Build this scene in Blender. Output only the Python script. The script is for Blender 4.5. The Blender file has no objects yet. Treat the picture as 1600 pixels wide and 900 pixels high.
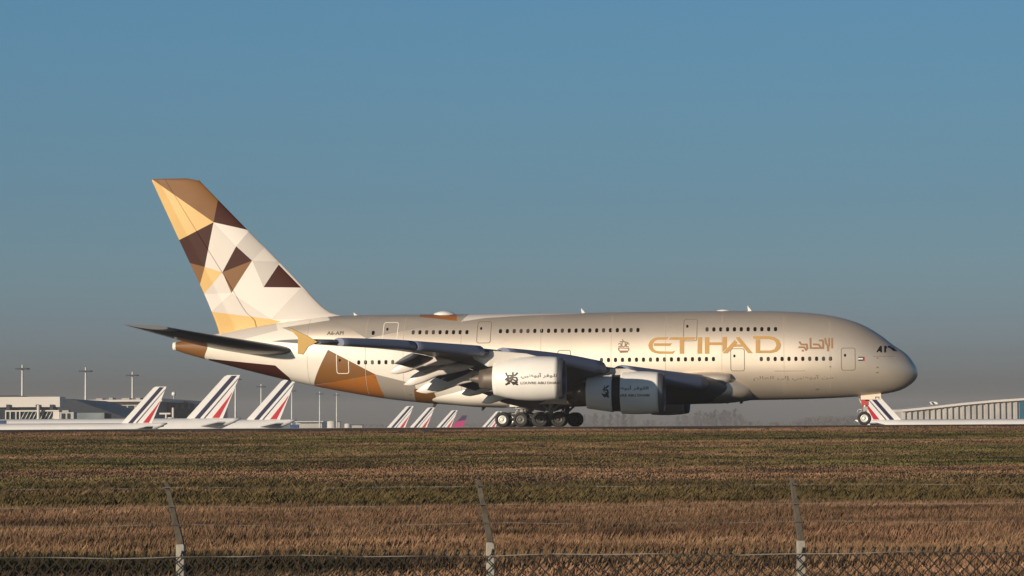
import bpy, bmesh, math, random
import numpy as np
from mathutils import Vector, Matrix
random.seed(4); RNG = np.random.default_rng(7)
SC = bpy.context.scene
COL = SC.collection
rad = math.radians

# ------------------------------------------------------------------ camera
F = 4321.0; EYE = 0.15; PITCH = math.atan(215/F); ROLL = -rad(0.32)
cam_d = bpy.data.cameras.new('camera'); cam = bpy.data.objects.new('camera', cam_d); COL.objects.link(cam)
cam_d.sensor_width = 36; cam_d.lens = F/1600*36
cam_d.clip_start = 0.5; cam_d.clip_end = 60000
cam_d.dof.use_dof = True; cam_d.dof.focus_distance = 256; cam_d.dof.aperture_fstop = 14.0
Rm = Matrix.Rotation(math.pi/2+PITCH, 3, 'X') @ Matrix.Rotation(ROLL, 3, 'Z')
cam.matrix_world = Matrix.Translation((0, 0, EYE)) @ Rm.to_4x4()
SC.camera = cam
# ------------------------------------------------------------------ light
SUN_EL = rad(9.0); SUN_AZ = rad(43)          # azimuth: to the left of the direction straight behind the camera
to_sun = Vector((-math.sin(SUN_AZ)*math.cos(SUN_EL), -math.cos(SUN_AZ)*math.cos(SUN_EL), math.sin(SUN_EL)))
sd = bpy.data.lights.new('sun', 'SUN'); sd.energy = 4.9; sd.angle = rad(0.5); sd.color = (1.0, 0.85, 0.66)
sun = bpy.data.objects.new('sun', sd); COL.objects.link(sun)
sun.rotation_euler = to_sun.to_track_quat('Z', 'Y').to_euler()
wd = bpy.data.worlds.new('World'); SC.world = wd; wd.use_nodes = True
nt = wd.node_tree; bg = nt.nodes['Background']
sky = nt.nodes.new('ShaderNodeTexSky'); sky.sky_type = 'NISHITA'; sky.sun_disc = False
sky.sun_elevation = SUN_EL
sky.sun_rotation = math.atan2(to_sun.x, to_sun.y)
sky.altitude = 100; sky.air_density = 1.0; sky.dust_density = 1.0; sky.ozone_density = 1.5
tc = nt.nodes.new('ShaderNodeTexCoord'); sep = nt.nodes.new('ShaderNodeSeparateXYZ')
rmp = nt.nodes.new('ShaderNodeValToRGB'); mul = nt.nodes.new('ShaderNodeMix'); mul.data_type = 'RGBA'; mul.blend_type = 'MULTIPLY'
mul.inputs[0].default_value = 1.0
nt.links.new(tc.outputs['Generated'], sep.inputs[0])
mr = nt.nodes.new('ShaderNodeMapRange'); mr.inputs['From Min'].default_value = 0; mr.inputs['From Max'].default_value = 1.0
nt.links.new(sep.outputs['Z'], mr.inputs[0]); nt.links.new(mr.outputs[0], rmp.inputs[0])
_k = .05/.12
SKYRAMP = [(z_, tuple(_k*c*g_ for c, g_ in zip(f_, (.975, 1.0, .985)))) for z_, f_ in (
    (0.0, (.33, .39, .68)), (.0127, (.49, .61, 1.24)), (.0197, (.73, .94, 1.90)), (.0312, (.84, 1.12, 2.28)), (.0428, (.85, 1.17, 2.24)),
    (.0567, (.85, 1.22, 2.14)), (.0798, (.80, 1.20, 1.97)), (.103, (.82, 1.27, 1.94)), (.1493, (.85, 1.41, 2.05)), (.21, (.75, 1.30, 1.95)), (.36, (.42, .74, 1.15)), (1.0, (.30, .48, .76)))]
el = rmp.color_ramp.elements
el[0].position = SKYRAMP[0][0]; el[0].color = (*SKYRAMP[0][1], 1)
el[1].position = SKYRAMP[-1][0]; el[1].color = (*SKYRAMP[-1][1], 1)
for p, c in SKYRAMP[1:-1]:
    e_ = el.new(p); e_.color = (*c, 1)
mx_ = nt.nodes.new('ShaderNodeMapRange'); mx_.inputs['From Min'].default_value = -.2; mx_.inputs['From Max'].default_value = .2
mx_.inputs['To Min'].default_value = 1.06; mx_.inputs['To Max'].default_value = .92; nt.links.new(sep.outputs['X'], mx_.inputs[0])
vm_ = nt.nodes.new('ShaderNodeVectorMath'); vm_.operation = 'SCALE'; nt.links.new(sky.outputs[0], vm_.inputs[0]); nt.links.new(mx_.outputs[0], vm_.inputs['Scale'])
nt.links.new(vm_.outputs[0], mul.inputs[6]); nt.links.new(rmp.outputs[0], mul.inputs[7]); nt.links.new(mul.outputs[2], bg.inputs[0])
bg.inputs[1].default_value = 0.12
SC.view_settings.view_transform = 'Standard'; SC.view_settings.look = 'None'
SC.view_settings.gamma = 1; SC.view_settings.exposure = 0
SC.cycles.volume_bounces = 0; SC.cycles.max_bounces = 6

# ------------------------------------------------------------------ helpers
Rn = np.array(Rm)
def W(u, v, Y):                      # a point of the place seen at photo position (u, v), Y metres away
    d = Rn @ np.array([(u-800)/F, -(v-450)/F, -1.0]); t = Y/d[1]
    return float(d[0]*t), float(Y), float(d[2]*t+EYE)
PSI = rad(7.9); YN = 255.05; NX = 37.3646
FWD = (math.cos(PSI), -math.sin(PSI))
def P(u, v, l=0.0):                  # jet's own frame: metres aft of the nose, metres up, on the upright plane l metres to its right
    d = Rn @ np.array([(u-800)/F, -(v-450)/F, -1.0])
    rx, ry = -math.sin(PSI), -math.cos(PSI)
    t = (l-((0-NX)*rx+(0-YN)*ry))/(d[0]*rx+d[1]*ry)
    px, py = d[0]*t-NX, d[1]*t-YN
    return float(-(px*FWD[0]+py*FWD[1])), float(EYE+d[2]*t)

def tag(o, label=None, cat=None, group=None, kind=None):
    if label: o['label'] = label
    if cat: o['category'] = cat
    if group: o['group'] = group
    if kind: o['kind'] = kind
    return o
def empty(name, loc=(0, 0, 0), rz=0.0):
    o = bpy.data.objects.new(name, None); COL.objects.link(o); o.location = loc; o.rotation_euler = (0, 0, rz)
    o.empty_display_size = 1; return o
def copy_tree(o, parent=None):
    c = o.copy(); COL.objects.link(c); c.parent = parent
    for ch in list(o.children): copy_tree(ch, c)
    return c

class MB:
    def __init__(s): s.v = []; s.f = []; s.m = []; s.sm = []
    def add(s, vs, fs, mi=0, smooth=False):
        b = len(s.v); s.v += [tuple(map(float, q)) for q in vs]
        for f in fs: s.f.append([b+i for i in f]); s.m.append(mi); s.sm.append(smooth)
    def box(s, x0, x1, y0, y1, z0, z1, mi=0):
        v = [(x0,y0,z0),(x1,y0,z0),(x1,y1,z0),(x0,y1,z0),(x0,y0,z1),(x1,y0,z1),(x1,y1,z1),(x0,y1,z1)]
        s.add(v, [(0,3,2,1),(4,5,6,7),(0,1,5,4),(1,2,6,5),(2,3,7,6),(3,0,4,7)], mi)
    def prism(s, pts, a, b, ax='y', mi=0):          # polygon in the other two axes pulled from a to b
        n = len(pts)
        def q(p, t): return (p[0], t, p[1]) if ax == 'y' else ((t, p[0], p[1]) if ax == 'x' else (p[0], p[1], t))
        s.add([q(p, a) for p in pts]+[q(p, b) for p in pts], [list(range(n)), list(range(2*n-1, n-1, -1))]+[(i, (i+1) % n+0, (i+1) % n+n, i+n) for i in range(n)], mi)
    def tube(s, p0, p1, r0, r1=None, n=8, mi=0, caps=True, smooth=True):
        r1 = r0 if r1 is None else r1
        p0, p1 = Vector(p0), Vector(p1); d = (p1-p0)
        if d.length < 1e-9: return
        d.normalize(); a = d.orthogonal().normalized(); b = d.cross(a)
        vs = []
        for p, r in ((p0, r0), (p1, r1)):
            for i in range(n):
                t = 2*math.pi*i/n; vs.append(p+a*(r*math.cos(t))+b*(r*math.sin(t)))
        s.add(vs, [(i, (i+1) % n, (i+1) % n+n, i+n) for i in range(n)], mi, smooth)
        if caps: s.add(vs[:n], [list(range(n-1, -1, -1))], mi); s.add(vs[n:], [list(range(n))], mi)
    def poly(s, pts, r, n=5, mi=0):
        for a, b in zip(pts[:-1], pts[1:]): s.tube(a, b, r, n=n, mi=mi)
    def rings(s, rings, mi=0, smooth=True, cap0=False, cap1=False, closed=True):
        n = len(rings[0]); vs = [p for r in rings for p in r]; fs = []
        for k in range(len(rings)-1):
            for i in range(n if closed else n-1):
                j = (i+1) % n; fs.append((k*n+i, k*n+j, (k+1)*n+j, (k+1)*n+i))
        s.add(vs, fs, mi, smooth)
        if cap0: s.add(rings[0], [list(range(n-1, -1, -1))], mi)
        if cap1: s.add(rings[-1], [list(range(n))], mi)
    def lathe(s, prof, c, ax='x', n=32, mi=0, smooth=True, cap=False):   # prof: (along, radius)
        R = []
        for a, r in prof:
            ring = []
            for i in range(n):
                t = 2*math.pi*i/n; q, w = r*math.cos(t), r*math.sin(t)
                ring.append((c[0]+a, c[1]+q, c[2]+w) if ax == 'x' else ((c[0]+q, c[1]+a, c[2]+w) if ax == 'y' else (c[0]+q, c[1]+w, c[2]+a)))
            R.append(ring)
        s.rings(R, mi, smooth, cap, cap)
    def build(s, name, mats, parent=None, fixn=True, bevel=0):
        me = bpy.data.meshes.new(name); me.from_pydata(s.v, [], s.f)
        if not isinstance(mats, (list, tuple)): mats = [mats]
        for m in mats: me.materials.append(m)
        me.polygons.foreach_set('material_index', s.m); me.polygons.foreach_set('use_smooth', s.sm); me.update()
        if fixn:
            bm = bmesh.new(); bm.from_mesh(me); bmesh.ops.remove_doubles(bm, verts=bm.verts, dist=1e-4)
            bmesh.ops.recalc_face_normals(bm, faces=bm.faces); bm.to_mesh(me); bm.free()
        o = bpy.data.objects.new(name, me); COL.objects.link(o)
        if parent: o.parent = parent
        if bevel:
            b = o.modifiers.new('bevel', 'BEVEL'); b.width = bevel; b.segments = 2; b.limit_method = 'ANGLE'
        return o

def lin(c):
    return tuple(((x/255)/12.92 if x/255 <= .04045 else ((x/255+.055)/1.055)**2.4) for x in c)
def mat(name, c, rough=0.5, metal=0.0, var=0.08, scale=0.6, bump=0.0, coat=0.0, spec=0.5, stretch=(1, 1, 1), streak=0.0):
    m = bpy.data.materials.new(name); m.use_nodes = True; t = m.node_tree; b = t.nodes['Principled BSDF']
    b.inputs['Roughness'].default_value = rough; b.inputs['Metallic'].default_value = metal
    b.inputs['Coat Weight'].default_value = coat; b.inputs['Coat Roughness'].default_value = 0.12
    b.inputs['Specular IOR Level'].default_value = spec
    tc = t.nodes.new('ShaderNodeTexCoord'); mp = t.nodes.new('ShaderNodeMapping'); mp.inputs['Scale'].default_value = stretch
    nz = t.nodes.new('ShaderNodeTexNoise'); nz.inputs['Scale'].default_value = scale; nz.inputs['Detail'].default_value = 6
    t.links.new(tc.outputs['Object'], mp.inputs[0]); t.links.new(mp.outputs[0], nz.inputs[0])
    cr = t.nodes.new('ShaderNodeValToRGB'); cr.color_ramp.elements[0].position = .3; cr.color_ramp.elements[1].position = .7
    cr.color_ramp.elements[0].color = (*[x*(1-var) for x in c], 1); cr.color_ramp.elements[1].color = (*[min(1, x*(1+var)) for x in c], 1)
    t.links.new(nz.outputs[0], cr.inputs[0]); t.links.new(cr.outputs[0], b.inputs['Base Color'])
    if bump:
        bp = t.nodes.new('ShaderNodeBump'); bp.inputs['Strength'].default_value = bump; bp.inputs['Distance'].default_value = 0.05
        t.links.new(nz.outputs[0], bp.inputs['Height']); t.links.new(bp.outputs[0], b.inputs['Normal'])
    return m
M = {}
def mk(k, *a, **kw): M[k] = mat(k, *a, **kw); return M[k]
# jet paints
mk('champagne', (.84, .72, .59), .46, .72, .05, .25, coat=.35)
mk('cream', (.80, .74, .66), .34, .0, .04, .3, coat=.35)
mk('cream_grey', (.60, .56, .51), .34, .05, .04, .3, coat=.35)
mk('facet_light', (.71, .65, .60), .34, 0, .03, .3, coat=.3)
mk('facet_mid', (.60, .545, .50), .34, 0, .03, .3, coat=.3)
mk('facet_dark', (.50, .455, .42), .34, 0, .03, .3, coat=.3)
mk('taupe', (.36, .32, .28), .34, .1, .05, .3, coat=.35)
mk('gold', (.63, .385, .105), .42, .0, .04, .3, coat=.1)
mk('ochre', (.54, .33, .085), .34, .05, .04, .3, coat=.3)
mk('brown', (.20, .088, .024), .5, 0, .06, .3, spec=.25)
mk('rust', (.40, .145, .028), .34, .1, .06, .3, coat=.3)
mk('maroon', (.052, .014, .009), .5, 0, .08, .3, spec=.12)
mk('letter_gold', (.55, .33, .12), .35, .1, .05, 1)
mk('letter_brown', (.34, .19, .10), .4, .05, .05, 1)
mk('crest_brown', (.27, .19, .13), .5); mk('crest_red', (.30, .12, .10), .5)
mk('joint_line', (.52, .43, .34), .5)
mk('letter_faint', (.30, .215, .15), .45, .05, .05, 1)
mk('ink', (.03, .022, .02), .5, 0, .1, 2)
mk('ink_soft', (.12, .09, .075), .5, 0, .1, 2)
mk('window_glass', (.012, .010, .009), .12, 0, .1, 2)
mk('window_shade', (.06, .05, .042), .3, 0, .2, 2)
mk('door_line', (.22, .18, .14), .5, 0, .05, 2)
mk('door_line_light', (.82, .76, .68), .5, 0, .05, 2)
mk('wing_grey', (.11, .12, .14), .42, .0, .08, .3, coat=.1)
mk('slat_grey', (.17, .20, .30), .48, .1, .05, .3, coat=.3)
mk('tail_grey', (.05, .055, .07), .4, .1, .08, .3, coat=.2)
mk('nacelle_white', (.86, .83, .79), .35, 0, .04, .5, coat=.3)
mk('bare_metal', (.20, .20, .22), .38, .7, .08, 1)
mk('dark_gap', (.015, .014, .014), .6, 0, .2, 2)
mk('hot_metal', (.16, .13, .11), .55, .4, .15, 1)
mk('fan_dark', (.05, .05, .055), .35, .6, .1, 2)
mk('tyre', (.018, .017, .017), .75, 0, .2, 4)
mk('rim_bright', (.68, .66, .62), .4, .3, .1, 4)
mk('rim_half_shaded', (.12, .115, .11), .5, .3, .15, 4)
mk('rim_shaded', (.055, .052, .05), .5, .3, .15, 4)  # shade on the main gear hubs is put into these darker rim colours
mk('gear_white', (.40, .39, .37), .4, .2, .1, 3)
mk('gear_red', (.42, .05, .05), .5, 0, .1, 3)
mk('flag_green', (.02, .12, .05), .5); mk('flag_red', (.42, .02, .02), .5); mk('white', (.80, .79, .77), .45, 0, .04)
# place
mk('airliner_white', (.80, .78, .77), .35, 0, .03, .3, coat=.3)
mk('airliner_grey', (.42, .42, .43), .4, .1, .06, .3)
mk('navy', (.018, .018, .06), .4, 0, .05, .5)
mk('tail_red', (.50, .02, .035), .4, 0, .05, .5)
mk('magenta', (.45, .02, .16), .4, 0, .05, .5)
mk('concrete', (.30, .28, .24), .85, 0, .22, 6, bump=.6)
mk('weathered', (.095, .082, .066), .85, 0, .25, 8, bump=.5)
mk('concrete_wall', (.40, .38, .36), .8, 0, .15, .15)
mk('panel_white', (.60, .56, .52), .6, 0, .07, .1)
mk('dark_roof', (.012, .018, .032), .5, 0, .2, .1)
mk('navy_cladding', (.010, .018, .045), .4, 0, .2, .2)
mk('glass_dark', (.03, .045, .05), .15, .2, .25, .3)
mk('glass_pale', (.22, .26, .27), .2, .1, .2, .3)
mk('steel_pale', (.55, .55, .54), .5, .2, .08, 1)
mk('mast_grey', (.60, .60, .57), .6, 0, .08, 1)
mk('wire_dark', (.014, .012, .010), .8, 0, .2, 20)
mk('wire_pale', (.20, .185, .165), .6, .3, .2, 20)
mk('asphalt', (.05, .048, .046), .9, 0, .25, .5, bump=.3)
mk('teal_panel', (.02, .10, .16), .4, 0, .1, .3)
mk('blue_paint', (.03, .07, .19), .4, 0, .1, .5)
mk('bark', (.13, .10, .09), .9, 0, .2, 3)
mk('twigs', (.07, .05, .05), .9, 0, .25, .5)
mk('lamp_glass', (.75, .75, .72), .2, 0, .05, 3)

# ------------------------------------------------------------------ terrain
def terr(Y):
    return np.interp(Y, [-400, 4, 16, 40, 118, 228, 230, 292, 330, 520, 40000], [-1.6, -1.5, -2.75, -2.8, -2.8, -.02, 0, 0, -.3, -7.5, -7.5])
def vnoise(x, y, seed):
    r = np.random.default_rng(seed); T = r.random((256, 256))
    xi = np.floor(x).astype(int); yi = np.floor(y).astype(int); fx = x-xi; fy = y-yi
    fx = fx*fx*(3-2*fx); fy = fy*fy*(3-2*fy); g = lambda a, b: T[a & 255, b & 255]
    return (g(xi, yi)*(1-fx)+g(xi+1, yi)*fx)*(1-fy)+(g(xi, yi+1)*(1-fx)+g(xi+1, yi+1)*fx)*fy
def fbm(x, y, seed, o=4):
    s = 0; a = .5; t = 0
    for k in range(o): s = s+a*vnoise(x*2**k+13.7*k, y*2**k+5.1*k, seed+k); t += a; a *= .55
    return s/t
def relief(x, Y):
    a = np.clip((Y-30)/10, 0, 1)*np.clip((226-Y)/6, 0, 1)
    return a*(fbm(x*.10, Y*.14, 31)-.5)*.22
def nodes_ground():
    m = bpy.data.materials.new('ground_soil_grass'); m.use_nodes = True; t = m.node_tree; b = t.nodes['Principled BSDF']
    b.inputs['Roughness'].default_value = .95; b.inputs['Specular IOR Level'].default_value = .1
    at = t.nodes.new('ShaderNodeAttribute'); at.attribute_name = 'tint'
    tc = t.nodes.new('ShaderNodeTexCoord'); nz = t.nodes.new('ShaderNodeTexNoise'); nz.inputs['Scale'].default_value = 2.5; nz.inputs['Detail'].default_value = 8
    t.links.new(tc.outputs['Object'], nz.inputs[0])
    cr = t.nodes.new('ShaderNodeValToRGB'); cr.color_ramp.elements[0].color = (.5, .5, .5, 1); cr.color_ramp.elements[1].color = (1.35, 1.3, 1.2, 1)
    cr.color_ramp.elements[0].position = .3; cr.color_ramp.elements[1].position = .7
    mx = t.nodes.new('ShaderNodeMix'); mx.data_type = 'RGBA'; mx.blend_type = 'MULTIPLY'; mx.inputs[0].default_value = 1
    t.links.new(nz.outputs[0], cr.inputs[0]); t.links.new(at.outputs['Color'], mx.inputs[6]); t.links.new(cr.outputs[0], mx.inputs[7])
    t.links.new(mx.outputs[2], b.inputs['Base Color'])
    bp = t.nodes.new('ShaderNodeBump'); bp.inputs['Strength'].default_value = .8; bp.inputs['Distance'].default_value = .15
    t.links.new(nz.outputs[0], bp.inputs['Height']); t.links.new(bp.outputs[0], b.inputs['Normal'])
    return m
TAN = np.array([.275, .162, .096]); TAN2 = np.array([.38, .215, .120]); OLIVE = np.array([.145, .126, .042]); DARKG = np.array([.056, .050, .018]); RUSTY = np.array([.21, .105, .062])
def grass_tint(x, Y):
    """how dry or green the field is at a place"""
    Y = Y+(fbm(x*.06, Y*.02, 101)-.5)*7+(fbm(x*.5, Y*.1, 103)-.5)*2.5; n1 = fbm(x*.035, Y*.16, 3); n2 = fbm(x*.22, Y*.5, 9); n3 = fbm(x*.9, Y*1.5, 17)
    dry = np.clip((n1-.47)*7+(n2-.5)*3, -1, 1)*.5+.5
    band = np.interp(Y, [0, 60, 92, 96, 121, 124, 137, 138.5, 144, 147, 160, 164, 187, 192, 205, 210, 226], [.95, 1, 1, .08, .12, .50, .52, .98, .95, .20, .10, .48, .44, .10, .14, .92, 1.0])
    wob = np.where(Y < 66, np.clip(band+np.clip((x-1)*.05, -.5, .3), 0, 1), band)
    d = np.clip(wob+(dry-.5)*.75*(1-np.abs(wob-.5)), 0, 1)[:, None]
    c = OLIVE*(1-d)+TAN*d
    rust = np.clip((fbm(x*.12, Y*.35, 41)-.5)*5, 0, 1)[:, None]*d
    c = c*(1-rust*.45)+RUSTY*rust*.45
    pale = np.clip((n2-.55)*5, 0, 1)[:, None]*d
    c = c*(1-pale*.5)+TAN2*pale*.5
    dk = np.clip((.50-n3)*5, 0, 1)[:, None]*(1-d*.45)
    c = c*(1-dk*.6)+DARKG*dk*.6
    n4 = fbm(x*.22, Y*.55, 71); n5 = fbm(x*.05, Y*.30, 83); n6 = fbm(x*.9, Y*1.2, 91)
    return c*np.clip(1+(n4[:, None]-.5)*1.5+(n5[:, None]-.5)*1.3+(n6[:, None]-.5)*.8, .35, 1.75)

ys = np.concatenate([np.arange(-300, 0, 20), np.arange(0, 60, 2), np.arange(60, 236, .8), np.arange(236, 300, 4), np.arange(300, 600, 15), np.geomspace(600, 30000, 30)])
xs = np.concatenate([-np.geomspace(20000, 75, 22), np.arange(-70, 70.1, 1.0), np.geomspace(75, 20000, 22)])
gx, gy = np.meshgrid(xs, ys); gz = terr(gy)+relief(gx, gy)
n0, n1_ = gx.shape
vv = np.stack([gx, gy, gz], -1).reshape(-1, 3)
idx = np.arange(n0*n1_).reshape(n0, n1_)
ff = np.stack([idx[:-1, :-1], idx[:-1, 1:], idx[1:, 1:], idx[1:, :-1]], -1).reshape(-1, 4)
def np_mesh(name, vv, ff, material, tint=None, smooth=False):
    me = bpy.data.meshes.new(name); nv, nf, k = len(vv), len(ff), ff.shape[1]
    me.vertices.add(nv); me.vertices.foreach_set('co', vv.astype(np.float32).ravel())
    me.loops.add(nf*k); me.loops.foreach_set('vertex_index', ff.astype(np.int32).ravel())
    me.polygons.add(nf); me.polygons.foreach_set('loop_start', np.arange(0, nf*k, k, dtype=np.int32)); me.polygons.foreach_set('loop_total', np.full(nf, k, np.int32))
    if smooth: me.polygons.foreach_set('use_smooth', np.ones(nf, bool))
    me.update(calc_edges=True)
    if tint is not None:
        a = me.attributes.new('tint', 'FLOAT_COLOR', 'POINT'); a.data.foreach_set('color', np.concatenate([tint, np.ones((len(tint), 1))], 1).astype(np.float32).ravel())
    me.materials.append(material); o = bpy.data.objects.new(name, me); COL.objects.link(o); return o
tint = grass_tint(vv[:, 0], vv[:, 1])*.50
beyond = vv[:, 1] > 292; tint[beyond] = np.array([.06, .058, .045])
tag(np_mesh('ground', vv, ff, nodes_ground(), tint, True), kind='structure')
b = MB(); b.box(-3000, 3000, 231, 291, -.3, .012); tag(b.build('runway', M['asphalt']), kind='structure')
b = MB(); z_ = float(terr(222))+.02; b.add([(-3000, 222, z_), (3000, 222, z_), (3000, 231, .018), (-3000, 231, .018)], [(0, 1, 2, 3)]); mk('shoulder', (.085, .072, .060), .9, 0, .2, .5, bump=.3); tag(b.build('runway_shoulder', M['shoulder']), kind='structure')
b = MB()
b.box(-3000, 3000, 233.5, 234.4, .004, .020); b.box(-3000, 3000, 287.5, 288.4, .004, .016)
tag(b.build('runway_edge_line', M['white']), kind='structure')
b = MB(); b.box(-3000, 3000, 560, 2600, -7.8, -7.45); tag(b.build('apron', M['concrete_wall']), kind='structure')

def blade_material():
    m = bpy.data.materials.new('grass_blades'); m.use_nodes = True; t = m.node_tree; b = t.nodes['Principled BSDF']
    b.inputs['Roughness'].default_value = .8; b.inputs['Specular IOR Level'].default_value = .15
    at = t.nodes.new('ShaderNodeAttribute'); at.attribute_name = 'tint'; t.links.new(at.outputs['Color'], b.inputs['Base Color']); return m
BL = blade_material()
def grass(name, y0, y1, dens, h0, h1, w0, w1, lean=.35, clump=1.4, tintf=None, gain=.62, halfw=None, spread=.12, per=6):
    area = (y1-y0)*2*halfw; n = int(area*dens/per)
    cx = RNG.uniform(-halfw, halfw, n); cy = RNG.uniform(y0, y1, n)
    keep = np.abs(cx) < cy*.185*1.18+5; cx, cy = cx[keep], cy[keep]
    g = fbm(cx*.8, cy*.8, 77); keep = RNG.random(len(cx)) < np.clip(.35+(g-.4)*clump*2, .15, 1); cx, cy, g = cx[keep], cy[keep], g[keep]
    tn = (tintf or grass_tint)(cx, cy)*gain*RNG.uniform(.82, 1.18, (len(cx), 1))
    X = np.repeat(cx, per)+RNG.normal(0, spread, len(cx)*per); Y = np.repeat(cy, per)+RNG.normal(0, spread, len(cx)*per)
    T = np.repeat(tn, per, 0)*RNG.uniform(.88, 1.12, (len(X), 1)); G = np.repeat(g, per)
    H = RNG.uniform(h0, h1, len(X))*(.55+G*.9); Wd = RNG.uniform(w0, w1, len(X)); a = RNG.uniform(0, math.pi, len(X))
    lx = RNG.normal(.12, lean, len(X))*H; ly = RNG.normal(0, lean, len(X))*H
    Z = terr(Y)+relief(X, Y)-.02
    base1 = np.stack([X-np.cos(a)*Wd, Y-np.sin(a)*Wd, Z], -1); base2 = np.stack([X+np.cos(a)*Wd, Y+np.sin(a)*Wd, Z], -1)
    m1 = np.stack([X+lx*.35+np.cos(a)*Wd*.7, Y+ly*.35+np.sin(a)*Wd*.7, Z+H*.6], -1)
    tip = np.stack([X+lx, Y+ly, Z+H], -1)
    V = np.stack([base1, base2, m1, tip], 1).reshape(-1, 3); N = len(X); i = np.arange(N)*4
    o = np_mesh(name, V, np.stack([i, i+1, i+2, i+3], -1), BL, np.repeat(T, 4, 0))
    return tag(o, kind='stuff')
def tint_green(x, y): 
    c = grass_tint(x, y); g = np.clip((fbm(x*.3, y*.5, 55)-.35)*3, 0, 1)[:, None]; return (c*.62*g+(DARKG*1.15)*(1-g*.6))*np.array([1.08, .94, 1.0])+TAN*.10*np.clip((fbm(x*.6, y*.8, 57)-.45)*4, 0, 1)[:, None]
tag(grass('short_grass', 49, 66, 260, .08, .24, .008, .016, halfw=17, per=3, spread=.25, gain=.85), 'short green and straw grass seen through the fence', 'grass')
tag(grass('dry_tall_grass', 55, 97, 760, .10, .38, .005, .010, halfw=24, lean=.20, clump=.7, spread=.3, per=3, gain=.60), 'tall dry straw-coloured grass beyond the fence', 'grass')
tag(grass('weeds', 95, 123, 150, .15, .50, .02, .045, halfw=32, lean=.4, clump=1.6, tintf=tint_green, gain=.85), 'dark green weeds in a low strip behind the dry grass', 'weeds')
tag(grass('mown_grass', 121, 221.5, 110, .03, .12, .02, .04, halfw=50, lean=.5, clump=.8, spread=.35, gain=.72), 'rough olive and straw grass on the bank below the runway', 'grass')
# leafy blocker added out of view on the left to shade the near grass
hd = empty('shadow_hedge', (-19, 43.5, -2.8)); tag(hd, 'unseen leafy screen added left of the view to shade the near grass', 'shadow_hedge')
b = MB(); rr = random.Random(3)
for i in range(18000):
    x = rr.uniform(-7, 6.5); y = rr.gauss(0, .55); top = 2.75+.55*float(vnoise(np.array([x*.8]), np.array([.5]), 6)[0]); z = rr.uniform(.05, 1)*top; w_ = rr.uniform(.04, .09)
    a = rr.uniform(0, 6.28); b.add([(x, y, z), (x+w_*math.cos(a), y+w_*math.sin(a), z+w_*.3), (x+w_*.3, y-w_*.2, z+w_)], [(0, 1, 2)])
mk('leaf', (.05, .06, .02), .7, 0, .3, 3)
b.build('foliage', M['leaf'], hd, fixn=False)
b = MB()
for i in range(14): x = -6.8+i; b.tube((x, 0, -.1), (x+rr.uniform(-.3, .3), 0, 2.0), .05, .015, 5)
b.build('stem', M['bark'], hd)

# ------------------------------------------------------------------ fence
x_, y_, z_ = W(665, 678.5, 214); mk_ = empty('edge_marker', (x_, y_, float(terr(y_)))); tag(mk_, 'small dark marker block in the grass below the jet rear', 'marker')
b = MB(); b.box(-.22, .22, -.15, .15, 0, .28); b.build('block', M['tyre'], mk_, bevel=.03)
b = MB(); b.box(-.36, .36, -.25, .25, -.08, .05); b.build('base_slab', M['concrete'], mk_, bevel=.02)
FY = 20.6
fence = empty('chain_link_fence', (0, FY, -2.78)); tag(fence, 'chain link fence on cranked concrete posts with barbed wire strands in the foreground', 'fence')
def fw(x, y, z): return (x, y-FY, z+2.78)
zr = W(800, 867, FY)[2]
posts = [W(u, 867, FY)[0] for u in (-208, 282, 766, 1252, 1739)]
posts = [posts[0]-2.33]+posts+[posts[-1]+2.32]
for i, px in enumerate(posts):
    b = MB(); w = .031; y0 = FY+.02
    kz = zr+.095
    a = [(px-w, y0-.045), (px+w, y0-.045), (px+w, y0+.045), (px-w, y0+.045)]
    tip = (px-.082, y0-.20, kz+.455)
    b.rings([[fw(q[0], q[1], -2.85) for q in a], [fw(q[0], q[1], kz-.012) for q in a], [fw(px+(q[0]-px)*.8-.002, y0+(q[1]-y0)*.8, kz) for q in a]], 0, False, True, True)
    o = b.build('post', M['concrete'], fence, bevel=.006)
    b = MB(); b.rings([[fw(px+(q[0]-px)*.80, y0+(q[1]-y0)*.75, kz+.003) for q in a], [fw(tip[0]+(q[0]-px)*.52, tip[1]+(q[1]-y0)*.5, tip[2]-(q[1]-y0)*.3) for q in a]], 0, False, True, True)
    for fr_ in (.32, .62, .93): b.box(px-.082*fr_-.030, px-.082*fr_+.030, y0-.20*fr_-.045-FY, y0-.20*fr_+.01-FY, kz+.455*fr_-.006+2.78, kz+.455*fr_+.006+2.78)
    b.build('post_arm', M['weathered'], o, bevel=.004)
    b = MB(); b.tube(fw(tip[0], tip[1], tip[2]-.01), fw(tip[0], tip[1], tip[2]+.028), .008, n=6); b.build('wire_hook', M['wire_dark'], o)
# woven mesh
pitch = .0885; b = MB(); x0, x1 = posts[0], posts[-1]; ztop = zr+.038; rows = int((ztop+2.72)/(pitch*.5*1.02))
xk = x0
while xk < x1:
    for sgn in (1, -1):
        pts = []
        for r in range(rows+1):
            z = ztop-.026-r*pitch*.51
            off = pitch*.25*(1 if r % 2 else -1)*sgn
            pts.append(fw(xk+off+(0 if sgn > 0 else pitch*.5), FY-.045+(.004 if sgn > 0 else -.004), z))
        # only the wires' centre line, three-sided
        for p, q in zip(pts[:-1], pts[1:]): b.tube(p, q, .0052, n=3, caps=False, smooth=False)
        if sgn > 0:
            p = pts[0]; b.tube(p, (p[0]+.008, p[1], p[2]+.036), .0060, n=3); b.tube(p, (p[0]+.018, p[1]+.004, p[2]+.030), .0050, n=3)
            b.tube((p[0]+.012, p[1], p[2]-.03), p, .0070, n=3)
    xk += pitch
b.build('chain_link_mesh', M['wire_dark'], fence, fixn=False)
b = MB(); n = 60
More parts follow.
